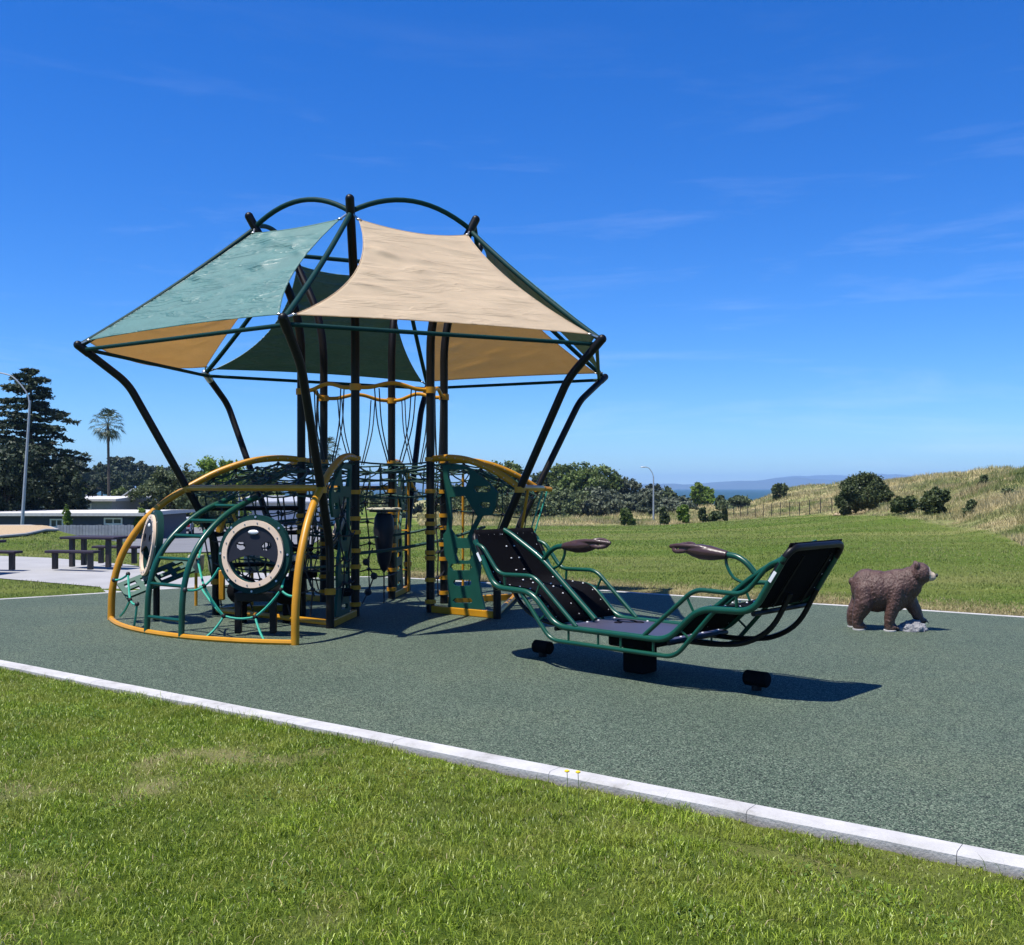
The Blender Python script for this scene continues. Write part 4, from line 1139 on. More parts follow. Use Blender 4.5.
# round play panels with a face mask
def round_panel(center, out, tilt, label, mask=True, s=1.0):
    out = Vector(out).normalized()
    z_ = (out * math.cos(tilt) + Vector((0, 0, 1)) * math.sin(tilt)).normalized()
    x_ = Vector((0, 0, 1)).cross(z_).normalized(); y_ = z_.cross(x_)
    Mx = Matrix((x_, y_, z_)).transposed()
    e = empty('round_panel', center); e.parent = PS; e['label'] = label
    def circ(r, n=48): return [(r * math.cos(6.28318 * i / n), r * math.sin(6.28318 * i / n)) for i in range(n)]
    b = MB()
    for i in range(14):
        a_ = 6.283 * i / 14 + .1; b.ball(Mx @ Vector((.336 * s * math.cos(a_), .336 * s * math.sin(a_), .022)), .009, 6, 4)
    MB().frame(circ(.365 * s), circ(.305 * s), .03, Mx, z_ * .005).build('rim', M['cream'], e, smooth=True, extra=(b, M['steel']))
    b = MB()
    for i in range(8):
        a_ = 6.283 * i / 8; b.cyl(Mx @ Vector((.40 * s * math.cos(a_), .40 * s * math.sin(a_), -.02)), Mx @ Vector((.40 * s * math.cos(a_), .40 * s * math.sin(a_), -.008)), .012, 8)
    MB().frame(circ(.425 * s), circ(.30 * s), .07, Mx, -z_ * .05).build('backing_ring', M['frame_green'], e, smooth=True, extra=(b, M['steel']))
    if mask:
        # mask = upper face with two eye openings, arched bottom
        r_ = .315 * s
        up = [(r_ * math.cos(t), r_ * math.sin(t)) for t in np.linspace(R(-14), R(194), 91)]
        n_ = len(up)
        lowc = []
        for i in range(n_):
            u = 1 - 2 * i / (n_ - 1)
            # inner boundary: arch
            lowc.append((u * r_ * .93, -.24 * r_ + .20 * r_ * max(0, 1 - (u / .8) ** 2) - .35 * r_ * max(0, abs(u) - .8)))
        f = MB(); vs = []
        rows = 34
        for q in range(rows + 1):
            w = q / rows
            for i in range(n_):
                vs.append((up[i][0] * (1 - w) + lowc[i][0] * w, up[i][1] * (1 - w) + lowc[i][1] * w))
        fs = []
        def hole(a, b):
            for sx in (-1, 1):
                X_, Y_ = a - sx * .155 * s, b - .085 * s
                if (X_ * .8 + Y_ * sx * .5) ** 2 / (.062 * s) ** 2 + (Y_ * .9 - X_ * sx * .4) ** 2 / (.05 * s) ** 2 < .8: return True
            return False
        for q in range(rows):
            for i in range(n_ - 1):
                ids = (q * n_ + i, q * n_ + i + 1, (q + 1) * n_ + i + 1, (q + 1) * n_ + i)
                ca = sum(vs[t][0] for t in ids) / 4; cb = sum(vs[t][1] for t in ids) / 4
                if not hole(ca, cb): fs.append(ids)
        f.add([Mx @ Vector((a, b, .0)) for a, b in vs], fs)
        o = f.build('mask', M['navyplastic'], e, smooth=False)
        m_ = o.modifiers.new('t', 'SOLIDIFY'); m_.thickness = .02
        MB().ball(Mx @ Vector((0, .235 * s, .02)), (.062 * s, .024 * s, .01), 14, 6, Mx).build('badge', M['white_metal'], e)
    return e
p1 = at(253, 554, 10.75) - C0
round_panel(p1, (p1.x, p1.y - .9, 0), R(6), 'round cream-rimmed mask panel facing the camera')
p2 = at(148, 545, 11.9) - C0
round_panel(p2, (p2.x - .1, p2.y + .1, 0), R(8), 'round cream-rimmed panel seen nearly edge-on')
p3 = at(341, 521, 13.3) - C0
round_panel(p3, (-.8, -.25, 0), R(20), 'cream-rimmed panel inside, behind the dark climbing wall', mask=False, s=.9)
# dark frame and rubber seats under the front panel
mb = MB(); mb.box((p1.x, p1.y + .12, .42), (.42, .10, .10)); mb.box((p1.x - .19, p1.y + .12, .24), (.07, .07, .44)); mb.box((p1.x + .19, p1.y + .12, .24), (.07, .07, .44)); mb.build('panel_stand', M['black'], PS, smooth=False, bevel=.01)
for dx in (-.10, .42):
    q = at(253, 554, 11.9) - C0
    mb = MB(); mb.ball((q.x + dx - .02, q.y, .38), (.19, .19, .17), 14, 8); mb.cyl((q.x + dx - .02, q.y, .0), (q.x + dx - .02, q.y, .3), .05, 10); mb.build('stool', M['rubber'], PS)


# conga drums at the back of the dome
for px in (196, 216, 252, 297):
    q = at(px, 566, 13.6) - C0
    d = MB(); d.tube([(q.x, q.y, .45), (q.x, q.y, .49), (q.x, q.y, .66), (q.x, q.y, .69)], [.075, .10, .11, .10], 16); dr = d.build('drum', M['greycream'], PS)
    MB().cyl((q.x, q.y, 0), (q.x, q.y, .45), .022, 8).build('stand', M['yellow'], dr)
# tilting balance board
a0 = at(126, 590, 11.9) - C0; a1 = at(186, 566, 12.3) - C0
dirn = (a1 - a0); L_ = dirn.length; dx_ = dirn.normalized(); ny_ = Vector((0, 1, .75)); ny_ = (ny_ - dx_ * ny_.dot(dx_)).normalized(); nz_ = dx_.cross(ny_)
Mx = Matrix((dx_, ny_, nz_)).transposed()
def slotplate(mb, Mx, c, L0, W0, slots, th=.03):
    # plate built from rails and cross ribs leaving slots
    mb.box(Vector(c) + Mx @ Vector((0, W0 / 2 - .03, 0)), (L0, .06, th), Mx); mb.box(Vector(c) + Mx @ Vector((0, -W0 / 2 + .03, 0)), (L0, .06, th), Mx)
    for i in range(slots + 1):
        mb.box(Vector(c) + Mx @ Vector((-L0 / 2 + .03 + (L0 - .06) * i / slots, 0, 0)), (.06, W0 - .12, th), Mx)
    mb.box(Vector(c) + Mx @ Vector((0, 0, .0)), (L0 - .06, .05, th * .9), Mx)
mb = MB(); slotplate(mb, Mx, (a0 + a1) / 2, L_ + .1, .30, 4); mb.build('balance_board', M['dkgreen'], PS, smooth=False)
mb = MB(); mid = (a0 + a1) / 2; mb.cyl((mid.x, mid.y, 0), (mid.x, mid.y, mid.z - .02), .04, 10); mb.build('board_pivot', M['black'], PS)

# hexagon-hole climbing panels in two radial planes
def climb_panel(k, mat, squeeze=1.0):
    import bmesh
    sn, cs = .806, .592
    def rz(q):
        px, py = 420 + q[0] / 4.5, 430 + q[1] / 4.5
        t = (px - 512) / 1000; r = (13.48 * t + 1.85) / (sn + cs * t); Z = 13.48 - cs * r
        return (r, CAM_H - (py - 488) / 1000 * Z)
    outer = [(104, 158), (150, 150), (200, 158), (250, 185), (310, 235), (352, 282), (345, 335), (322, 384), (282, 386), (258, 430), (236, 478), (240, 505), (262, 560), (274, 620), (268, 680), (278, 740), (294, 806), (200, 812), (128, 806), (134, 740), (126, 660), (132, 600), (112, 560), (108, 470), (122, 452), (128, 400), (122, 330), (112, 250)]
    holes = [[(128, 178), (225, 178), (226, 215), (210, 254), (142, 254), (130, 215)],
             [(250, 252), (318, 252), (322, 268), (316, 279), (250, 279), (244, 265)],
             [(280, 325), (316, 325), (320, 338), (314, 350), (278, 350), (272, 338)],
             [(138, 302), (206, 296), (232, 340), (262, 388), (238, 432), (214, 486), (166, 486), (140, 446), (144, 390)],
             [(168, 532), (232, 532), (240, 560), (228, 588), (172, 588), (162, 560)],
             [(146, 602), (228, 602), (238, 616), (228, 631), (146, 631), (138, 616)],
             [(158, 674), (230, 674), (236, 688), (228, 701), (160, 701), (152, 688)],
             [(160, 756), (232, 756), (240, 768), (234, 778), (158, 778), (150, 767)]]
    a_ = ang[k]; n_ = Vector((math.cos(a_), math.sin(a_), 0)) * .017
    bm = bmesh.new(); edges = []
    for loop in [outer] + holes:
        vs = []
        for q in loop:
            r, z = rz(q); r = .99 + (r - .99) * squeeze
            vs.append(bm.verts.new(pol(a_, r, z) - n_))
        edges += [bm.edges.new((vs[i], vs[(i + 1) % len(vs)])) for i in range(len(vs))]
    nrm = (n_ / n_.length)
    bmesh.ops.triangle_fill(bm, use_beauty=True, use_dissolve=False, edges=edges, normal=nrm)
    ret = bmesh.ops.extrude_face_region(bm, geom=bm.faces[:])
    bmesh.ops.translate(bm, verts=[v for v in ret['geom'] if isinstance(v, bmesh.types.BMVert)], vec=n_ * 2)
    bmesh.ops.recalc_face_normals(bm, faces=bm.faces)
    me = bpy.data.meshes.new('climbing_panel'); bm.to_mesh(me); bm.free(); me.materials.append(mat)
    o = bpy.data.objects.new('climbing_panel', me); col.objects.link(o); o.parent = PS
    return o
climb_panel(1, M['dkgreen']); climb_panel(0, M['dkgreen']); climb_panel(3, M['dkgreen'], .8)

# ropes ----------------------------------------------------------
def sagrope(mb, p, q, sag, r, n=5):
    p, q = Vector(p), Vector(q)
    mb.tube([p.lerp(q, t / n) + Vector((0, 0, -sag * 4 * (t / n) * (1 - t / n))) for t in range(n + 1)], r, 5)
rr = random.Random(3)
def roof_net(k, na=7, nr=7, name='rope_net', wob=.05):
    mb = MB(); kn_ = MB(); G = []
    for i in range(na + 1):
        a_ = ang[k] + math.pi / 3 * i / na; row = []
        for j in range(nr + 1):
            r_ = 1.02 + (2.36 - 1.02) * j / nr
            z_ = float(np.interp(r_, [.99, 1.3, 1.65, 2.05, 2.42], [1.97, 1.985, 1.94, 1.80, 1.60])) - .07
            if 0 < i < na: z_ -= .10 * math.sin(math.pi * i / na); r_ += rr.uniform(-wob, wob)
            row.append(pol(a_ + rr.uniform(-.02, .02), r_ * (1 - .10 * math.sin(math.pi * i / na) * (j / nr)), z_ + rr.uniform(-.03, .03)))
        G.append(row)
    for i in range(na + 1):
        for j in range(nr + 1):
            if i < na: sagrope(mb, G[i][j], G[i + 1][j], .02, .011, 3)
            if j < nr: sagrope(mb, G[i][j], G[i][j + 1], .02, .011, 3)
            if i < na and j < nr and (i + j) % 2: sagrope(mb, G[i][j], G[i + 1][j + 1], .01, .009, 2)
            kn_.ball(G[i][j], .024, 6, 4)
    o = mb.build(name, M['rope_dark'], PS, extra=(kn_, M['rope_black']))
roof_net(5, 6, 5, wob=.12); roof_net(1, 5, 5); roof_net(3, 6, 5); roof_net(4, 6, 5); roof_net(2, 5, 5)
# centre net ring between posts at 1.9 m and at lower levels
mb = MB()
for z in (1.93, 1.72, 1.5):
    for k in range(6): sagrope(mb, pol(ang[k], .95, z), pol(ang[(k + 1) % 6], .95, z), .03, .012)
for k in range(6):
    sagrope(mb, pol(ang[k], .95, 1.9), (0, 0, 1.80), .03, .012)
    for s in (.33, .66):
        p = pol(ang[k], .95, 1).lerp(pol(ang[(k + 1) % 6], .95, 1), s); sagrope(mb, (p.x, p.y, 1.9), (p.x * .96, p.y * .96, 1.45), 0, .010)
        sagrope(mb, (p.x, p.y, 1.88), (p.x * .3, p.y * .3, 1.82), .02, .010)
mb.build('centre_net', M['rope_dark'], PS)
# thin cords hanging from the wavy ring
mb = MB()
for k in range(6):
    p = pol(ang[k], IN_R, 2.86); q = pol(ang[(k + 1) % 6], IN_R, 2.86)
    for s, t in ((.25, .42), (.31, .45), (.74, .58), (.80, .62)):
        a_ = p.lerp(q, s); b_ = p.lerp(q, t); b_.z = 1.93
        mid = a_.lerp(b_, .5) + Vector(((a_ - b_).x * .25, 0, 0)); mb.tube(catmull([a_, mid, b_], 4), .0085, 5)
mb.build('hanging_cords', M['rope_black'], PS)
# side webs: left dome inner faces (radial planes and chords), black and green
def web(p00, p10, p01, p11, nu, nv, name, mat, r=.010, jit=.06):
    mb = MB(); kn_ = MB(); G = []
    for i in range(nu + 1):
        row = []
        for j in range(nv + 1):
            u, v = i / nu, j / nv
            p = p00 * (1 - u) * (1 - v) + p10 * u * (1 - v) + p01 * (1 - u) * v + p11 * u * v
            if 0 < i < nu and 0 < j < nv: p = p + Vector((rr.uniform(-jit, jit), rr.uniform(-jit, jit), rr.uniform(-jit, jit)))
            row.append(p)
        G.append(row)
    for i in range(nu + 1):
        for j in range(nv + 1):
            if i < nu and 0 < j < nv: sagrope(mb, G[i][j], G[i + 1][j], .02, r, 3)
            if j < nv: sagrope(mb, G[i][j], G[i][j + 1], .005, r, 2)
            if 0 < i < nu and 0 < j < nv: kn_.ball(G[i][j], .03, 6, 4)
    o = mb.build(name, mat, PS, extra=(kn_, M['rope_black']))
def V3(k, r, z): return pol(ang[k % 6], r, z)
web(V3(5, .99, .2), V3(5, 2.07, .2), V3(5, .99, 1.6), V3(5, 2.3, 1.5), 4, 5, 'side_net', M['rope_dark'])
web(V3(5, .99, .2), V3(0, .99, .2), V3(5, .99, 1.6), V3(0, .99, 1.6), 4, 5, 'side_net', M['rope_dark'])
web(V3(4, .99, .2), V3(5, .99, .2), V3(4, .99, 1.6), V3(5, .99, 1.6), 4, 5, 'side_net', M['rope_black'])
web(V3(4, .99, .2), V3(4, 2.07, .2), V3(4, .99, 1.7), V3(4, 2.3, 1.5), 4, 5, 'side_net', M['rope_dark'])
web(V3(2, .99, .2), V3(2, 2.07, .2), V3(2, .99, 1.7), V3(2, 2.3, 1.5), 3, 4, 'side_net', M['rope_dark'])
web(V3(5, 2.05, .1), V3(0, 2.05, .1), V3(5, 2.2, 1.5), V3(0, 2.2, 1.5), 6, 5, 'side_net', M['rope_black'])
web(V3(0, .99, .15), V3(0, 2.0, .15), V3(0, .99, 1.7), V3(0, 2.2, 1.5), 3, 5, 'side_net', M['rope_black'])
web(V3(4, 2.0, .1), V3(5, 2.0, .1), V3(4, 2.2, 1.5), V3(5, 2.2, 1.5), 5, 4, 'side_net', M['rope_dark'])
web(V3(3, .99, .15), V3(4, .99, .15), V3(3, .99, 1.7), V3(4, .99, 1.7), 3, 5, 'side_net', M['rope_black'])
for z_, k_ in ((.62, 5), (1.02, 5), (1.34, 5), (.62, 4), (1.1, 4)):
    MB().tube([pol(ang[k_], .99, z_), pol(ang[k_], 2.08 + max(0, z_ - 1) * .5, z_)], .03, 8).build('cross_bar', M['black'], PS)
for (r_, a2, z_) in ((1.5, -.9, .35), (1.45, -.5, .55), (1.5, -.15, .35), (1.25, -.7, .85)):
    q_ = pol(a2, r_, z_); MB().tube([q_ - Vector((0, 0, .04)), q_ - Vector((0, 0, .03)), q_ + Vector((0, 0, .03)), q_ + Vector((0, 0, .04))], [.15, .17, .17, .15], 16).build('step_pod', M['rubber'], PS, extra=(MB().cyl((q_.x, q_.y, 0), q_, .03, 8), M['black']))
web(V3(1, 1.0, .15), V3(2, 1.0, .15), V3(1, 1.0, 1.7), V3(2, 1.0, 1.7), 2, 5, 'side_net', M['rope_black'])
# slanting dark hammock strap and teal ropes of the dome
mb = MB()
sagrope(mb, pol(ang[0], 1.0, .78), pol(ang[2], 1.6, 1.05), .06, .022); sagrope(mb, pol(ang[5], 1.0, 1.0), pol(ang[2], 1.0, 1.1), .12, .018)
sagrope(mb, pol(ang[4], 1.1, 1.2), pol(ang[5] + .2, 2.4, 1.2), .05, .015); sagrope(mb, pol(ang[0], 2.0, 1.2), pol(ang[4], 1.2, 1.2), .1, .015)
sagrope(mb, pol(ang[0], 2.0, .7), pol(ang[5], 2.0, .9), .12, .015)
mb.build('strap', M['rope_dark'], PS)
def gl(px, py, Y): return at(px, py, Y) - C0
mb = MB(); kn_ = MB()
segs = [((114, 580, 11.8), (128, 574, 11.7)), ((128, 574, 11.7), (130, 600, 11.4)), ((130, 600, 11.4), (120, 616, 11.7)), ((130, 600, 11.4), (137, 604, 11.3)), ((137, 604, 11.3), (134, 626, 11.4)),
        ((185, 590, 10.5), (204, 586, 10.7)), ((204, 586, 10.7), (219, 568, 10.7)), ((204, 586, 10.7), (224, 616, 10.7)), ((224, 616, 10.7), (255, 617, 10.6)), ((224, 616, 10.7), (206, 637, 10.6)), ((255, 617, 10.6), (264, 640, 10.4)), ((255, 617, 10.6), (281, 590, 10.6)), ((281, 590, 10.6), (285, 572, 10.8)), ((281, 590, 10.6), (295, 596, 10.5)),
        ((204, 586, 10.7), (198, 560, 11.2)), ((198, 560, 11.2), (205, 530, 11.4)), ((224, 616, 10.7), (200, 586, 11.2))]
for si, (a_, b_) in enumerate(segs):
    sagrope(mb, gl(*a_), gl(*b_), .025, .013); kn_.ball(gl(*a_), .028, 8, 5)
    if si in (4, len(segs) - 1):
        mb.build('dome_rope', M['rope_teal'], PS, extra=(kn_, M['rope_black'])); mb = MB(); kn_ = MB()
mb = MB(); sagrope(mb, pol(ang[2], 2.5, 1.55), pol(ang[2], 2.15, .5), .0, .012); mb.build('rope', M['rope_teal'], PS); mb = MB(); sagrope(mb, pol(ang[2] - .12, 2.45, 1.55), pol(ang[2] - .1, 2.1, .4), 0, .012); mb.build('rope', M['rope_teal'], PS)
MB().tube([pol(ang[1] + .05, 2.45, 1.58), pol(ang[1] + .12, 2.25, 1.05)], .018, 6).build('dome_rope', M['yellow'], PS)
# climbing cone (bag) with a ring on top, hung in the middle
q = gl(384, 509, 13.6)
mb = MB(); mb.tube([q + Vector((0, 0, -.06)), q + Vector((0, 0, -.12)), q + Vector((0, 0, -.3)), q + Vector((0, 0, -.7)), q + Vector((0, 0, -.82)), q + Vector((0, 0, -.86))], [.10, .13, .145, .09, .045, .01], 14)
o = mb.build('hanging_cone', M['navyplastic'], PS)
MB().ring(q, .215, .028, n=40, m=8, flat=.018).build('rim', M['greycream'], o)
MB().add([q + Vector((.20 * math.cos(6.283 * i / 24), .20 * math.sin(6.283 * i / 24), -.01)) for i in range(24)] + [q + Vector((.20 * math.cos(6.283 * i / 24), .20 * math.sin(6.283 * i / 24), -.04)) for i in range(24)], [tuple(range(24)), tuple(range(24, 48))[::-1]] + [(i, (i + 1) % 24, 24 + (i + 1) % 24, 24 + i) for i in range(24)]).build('seat', M['navyplastic'], o, smooth=False)
mb = MB(); mb.cyl(q + Vector((0, 0, -.86)), Vector((q.x, q.y, .03)), .010, 6)
kk = [gl(366, 562, 13.3), gl(374, 576, 13.3), gl(368, 592, 13.3)]
mb2 = MB()
for a_, b_ in zip([gl(373, 548, 13.3)] + kk, kk + [gl(362, 604, 13.2)]): sagrope(mb, a_, b_, 0, .010)
sagrope(mb, kk[1], gl(398, 572, 14), .03, .010)
for p in kk: mb2.ball(p, (.05, .03, .05), 6, 4)
o = mb.build('tether', M['rope_black'], PS, extra=(mb2, M['rope_black']))
# yellow back ladder
for px in (399, 408.5):
    p = gl(px, 530, 15.3); MB().cyl((p.x, p.y, .02), (p.x, p.y, 1.75), .018, 8).build('ladder_rail', M['yellow'], PS)
p = gl(399, 530, 15.3); q2 = gl(408.5, 530, 15.3)
for z in (.35, .65, .95, 1.25, 1.5): MB().cyl((p.x, p.y, z), (q2.x, q2.y, z), .012, 8).build('rung', M['yellow'], PS)
MB().cyl(gl(463, 606, 14.2) * 1, Vector((gl(463, 606, 14.2).x, gl(463, 606, 14.2).y, 1.8)), .018, 8).build('pole', M['yellow'], PS)
# small orange shapes inside the dome, horizontal footrail
MB().box(gl(222, 522, 12.0), (.06, .1, .26), Matrix.Rotation(.3, 3, 'Y')).build('handle', M['yellow'], PS, bevel=.01)
MB().box(gl(222, 585, 11.9), (.07, .05, .36)).build('handle', M['yellow'], PS, bevel=.015)
MB().cyl(gl(233, 514, 11.5), gl(238, 526, 11.5), .018, 8).build('handle', M['yellow'], PS)

# ------------------------------------------------------------------ ROCKER
RK = empty('double_seesaw', (1.115, 8.71, 0), R(-43.8)); tag(RK, 'green framed double seesaw with black seats and a flat middle platform', 'seesaw')
HW = .43
def mir(pts, s): return [Vector((p[0] * s, p[1], p[2])) for p in pts]
PROF = [(1.30, .66), (.885, .66), (.585, .38)]
for v in (-HW, HW):
    pts = [(-1.62, v, 1.10), (-1.36, v, .675), (-.885, v, .66), (-.585, v, .38), (.585, v, .38), (.885, v, .66), (1.36, v, .675), (1.62, v, 1.10)]
    MB().tube(fillet(pts, .12, 6), .027, 12).build('side_frame', M['green'], RK)
    # lower rail
    pts = [(-1.02, v, .65), (-.66, v, .255), (.66, v, .255), (1.02, v, .65)]
    MB().tube(fillet(pts, .10, 5), .019, 10).build('lower_rail', M['green'], RK)
    mb = MB()
    for u in (-.45, -.12, .12, .45): MB().cyl((u, v, .255), (u, v, .38), .011, 6).build('rail_strut', M['green'], RK)
    for u in (-1, 1): MB().cyl((u * .80, v, .41), (u * .70, v, .49), .010, 6).build('rail_strut', M['green'], RK)
    for s in (-1, 1):
        vo = v * 1.02
        pts = mir([(1.60, v, 1.07), (1.50, vo, 1.04), (1.29, vo, .80), (.85, vo, .81), (.36, v, .40)], s)
        a_ = MB().tube(fillet(pts, .09, 5), .019, 10).build('hand_rail', M['green'], RK)
        MB().cyl((s * 1.22, vo, .80), (s * 1.22, v, .68), .013, 6).build('strut', M['green'], a_)
        MB().cyl((s * .78, vo, .74), (s * .84, v, .62), .012, 6).build('strut', M['green'], a_)
for s in (-1, 1):
    # top tube joining both sides, black seat panels each in one curved sheet
    top = fillet([(s * 1.53, -HW, .96), (s * 1.665, -HW, 1.165), (s * 1.665, HW, 1.165), (s * 1.53, HW, .96)], .13, 6)
    MB().tube(top, .027, 12).build('top_tube', M['black'], RK)
    for (v0, v1) in ((-HW + .02, HW - .02),):
        prof = fillet(mir([(1.66, 0, 1.195), (1.62, 0, 1.115), (1.375, 0, .70), (.90, 0, .675), (.60, 0, .40)], s), .10, 6)
        vs = []; nn = len(prof); nv_ = 16
        for i, p in enumerate(prof):
            for j in range(nv_ + 1):
                t = j / nv_; v = v0 + (v1 - v0) * t
                if i == 0: e_ = .02
                dep = -.025 * 4 * t * (1 - t) * math.sin(math.pi * i / (nn - 1))
                vs.append((p.x, v, p.z + dep))
        fs = [(i * (nv_ + 1) + j, i * (nv_ + 1) + j + 1, (i + 1) * (nv_ + 1) + j + 1, (i + 1) * (nv_ + 1) + j) for i in range(nn - 1) for j in range(nv_)]
        o = MB().add(vs, fs).build('seat', M['mesh_black'], RK); m_ = o.modifiers.new('t', 'SOLIDIFY'); m_.thickness = .012
        b = MB()
        P_ = [Vector(p) for p in prof]; cum = [0]
        for i in range(1, nn): cum.append(cum[-1] + (P_[i] - P_[i - 1]).length)
        tot_ = cum[-1]; nb = 11
        for kx in range(nb):
            L0 = tot_ * (kx + .5) / nb; i = max(1, next(i for i in range(1, nn) if cum[i] >= L0)); t = (L0 - cum[i - 1]) / (cum[i] - cum[i - 1])
            p = P_[i - 1].lerp(P_[i], t)
            for v in (v0 + .035, -.055, .055, v1 - .035): b.ball((p.x, v, p.z + .008), (.0095, .0095, .007), 6, 4)
        for t in (.1, .2, .3, .4, .6, .7, .8, .9):
            for f_ in (.985,):
                p = P_[2]; b.ball((p.x, v0 + (v1 - v0) * t, p.z + .006), .009, 6, 4)
        b.build('bolts', M['white_metal'], o)
    # centre divider tube running from the back down to the platform
    pts = mir([(1.65, 0, 1.185), (1.56, 0, 1.15), (1.15, 0, .93), (.50, 0, .41)], s)
    MB().tube(fillet(pts, .15, 5), .026, 12).build('divider_tube', M['green'], RK)
    b = MB()
    for kx in range(6):
        t = (kx + .5) / 6
        for v in (-.06, .06): b.ball((s * (1.05 - .5 * t), v, .80 - .37 * t - .03), .009, 6, 4)
    # handle tube and brown grip
    pts = mir([(1.13, 0, .92), (1.05, 0, 1.0), (.95, 0, 1.05), (.80, 0, 1.06)], s)
    MB().tube(catmull(pts, 5), .024, 12).build('handle_tube', M['green'], RK)
    MB().tube(catmull(mir([(.86, 0, 1.055), (.87, 0, .97), (.93, 0, .88), (1.02, 0, .84)], s), 5), .013, 8).build('handle_brace', M['green'], RK)
    g_ = MB()
    # body of the grip: flattened lens with an oval opening, then an upturned tip
    Ug = [(.88, .037, .038), (.80, .052, .054), (.72, .066, .070), (.62, .072, .074), (.55, .066, .060), (.49, .050, .040)]
    vs = []; n_ = 14
    for (u, wv, hz) in Ug:
        zc = 1.062 + (.86 - u) * .08
        for j in range(n_):
            a_ = 6.28318 * j / n_
            vs.append((s * u, wv * math.cos(a_), zc + hz * math.sin(a_) * (1 if math.sin(a_) < 0 else .75)))
    fs = [(i * n_ + j, i * n_ + (j + 1) % n_, (i + 1) * n_ + (j + 1) % n_, (i + 1) * n_ + j) for i in range(len(Ug) - 1) for j in range(n_)] + [tuple(range(n_)), tuple(range((len(Ug) - 1) * n_, len(Ug) * n_))]
    g_.add(vs, fs)
    # loop (opening) at the end
    lp = []
    for j in range(20):
        a_ = 6.28318 * j / 20
        lp.append((s * (.455 + .095 * math.cos(a_)), .050 * math.sin(a_), 1.10 + .010 * math.cos(a_) + .030 * math.sin(a_)))
    g_.tube(lp, .020, 8, closed=True)
    g_.tube(catmull([(s * .74, -.02, 1.095), (s * .62, -.045, 1.115), (s * .45, -.05, 1.12), (s * .32, 0, 1.105)], 5), [.02] * 16, 8)
    gm = g_.build('hand_grip', M['brown'], RK)
    m_ = gm.modifiers.new('r', 'REMESH'); m_.mode = 'VOXEL'; m_.voxel_size = .007
    m_ = gm.modifiers.new('s', 'SMOOTH'); m_.iterations = 5; m_.factor = .6
    # underside frame
    for v in (-.12, .30):
        MB().tube(catmull(mir([(.55, v, .34), (.85, v, .345), (1.12, v, .39), (1.34, v, .53), (1.50, v, .80)], s), 5), .022, 8).build('under_frame', M['black'], RK)
    MB().tube([(s * 1.36, -HW, .66), (s * 1.36, HW, .66)], .02, 8).build('cross_tube', M['black'], RK)
    MB().tube([(s * .6, -HW, .36), (s * .6, HW, .36)], .02, 8).build('cross_tube', M['black'], RK)
    # backrest ribs behind
    for v in (-.22, .22):
        MB().tube([(s * 1.66, v, 1.10), (s * 1.40, v, .70)], .012, 6).build('back_rib', M['black'], RK)
    # warning plate on the side frame (blank)
    ca = Vector((s * 1.535, -HW - .031, .95))
    Mt = Matrix.Rotation(-s * R(57), 3, 'Y')
    MB().box(ca, (.09, .004, .026), Mt).build('sticker', M['white_metal'], RK, smooth=False)
    # bump stops on the ground
    st = empty('bump_stop', (s * 1.14, .0, 0)); st.parent = RK
    MB().cyl((0, 0, .0), (0, 0, .09), .04, 14).build('stem', M['black'], st)
    MB().tube([(-.10, 0, .09), (-.088, 0, .09), (.088, 0, .09), (.10, 0, .09)], [.050, .062, .062, .050], 18).build('buffer', M['rubber'], st)
# platform
pl = MB().box((0, 0, .375), (1.20, HW * 2 - .05, .016)).build('platform', M['purple'], RK, smooth=False, bevel=.003)
b = MB()
for sx in (-1, 1):
    for v in (-.36, -.2, -.04, .12, .36): b.ball((sx * .56, v, .385), (.011, .011, .007), 6, 4)
for u in (-.2, .2): 
    for v in (-.385, .385): b.ball((u, v, .385), (.011, .011, .007), 6, 4)
b.build('bolts', M['white_metal'], pl)
e_ = MB()
for (u, v, a1_, b1_) in ((-.34, .26, .10, .07), (-.22, .28, .05, .035), (-.34, .13, .035, .03)):
    e_.tube([(u + a1_ * math.cos(6.283 * i / 20), v + b1_ * math.sin(6.283 * i / 20), .3845) for i in range(20)], .005, 5, closed=True)
e_.build('embossing', M['mesh_black'], pl)
# pedestal
MB().box((0, 0, .29), (.40, .40, .12)).build('rocker_housing', M['rubber'], RK, smooth=False, bevel=.02)
MB().box((0, 0, .115), (.22, .22, .23)).build('pedestal', M['rubber'], RK, smooth=False, bevel=.02)

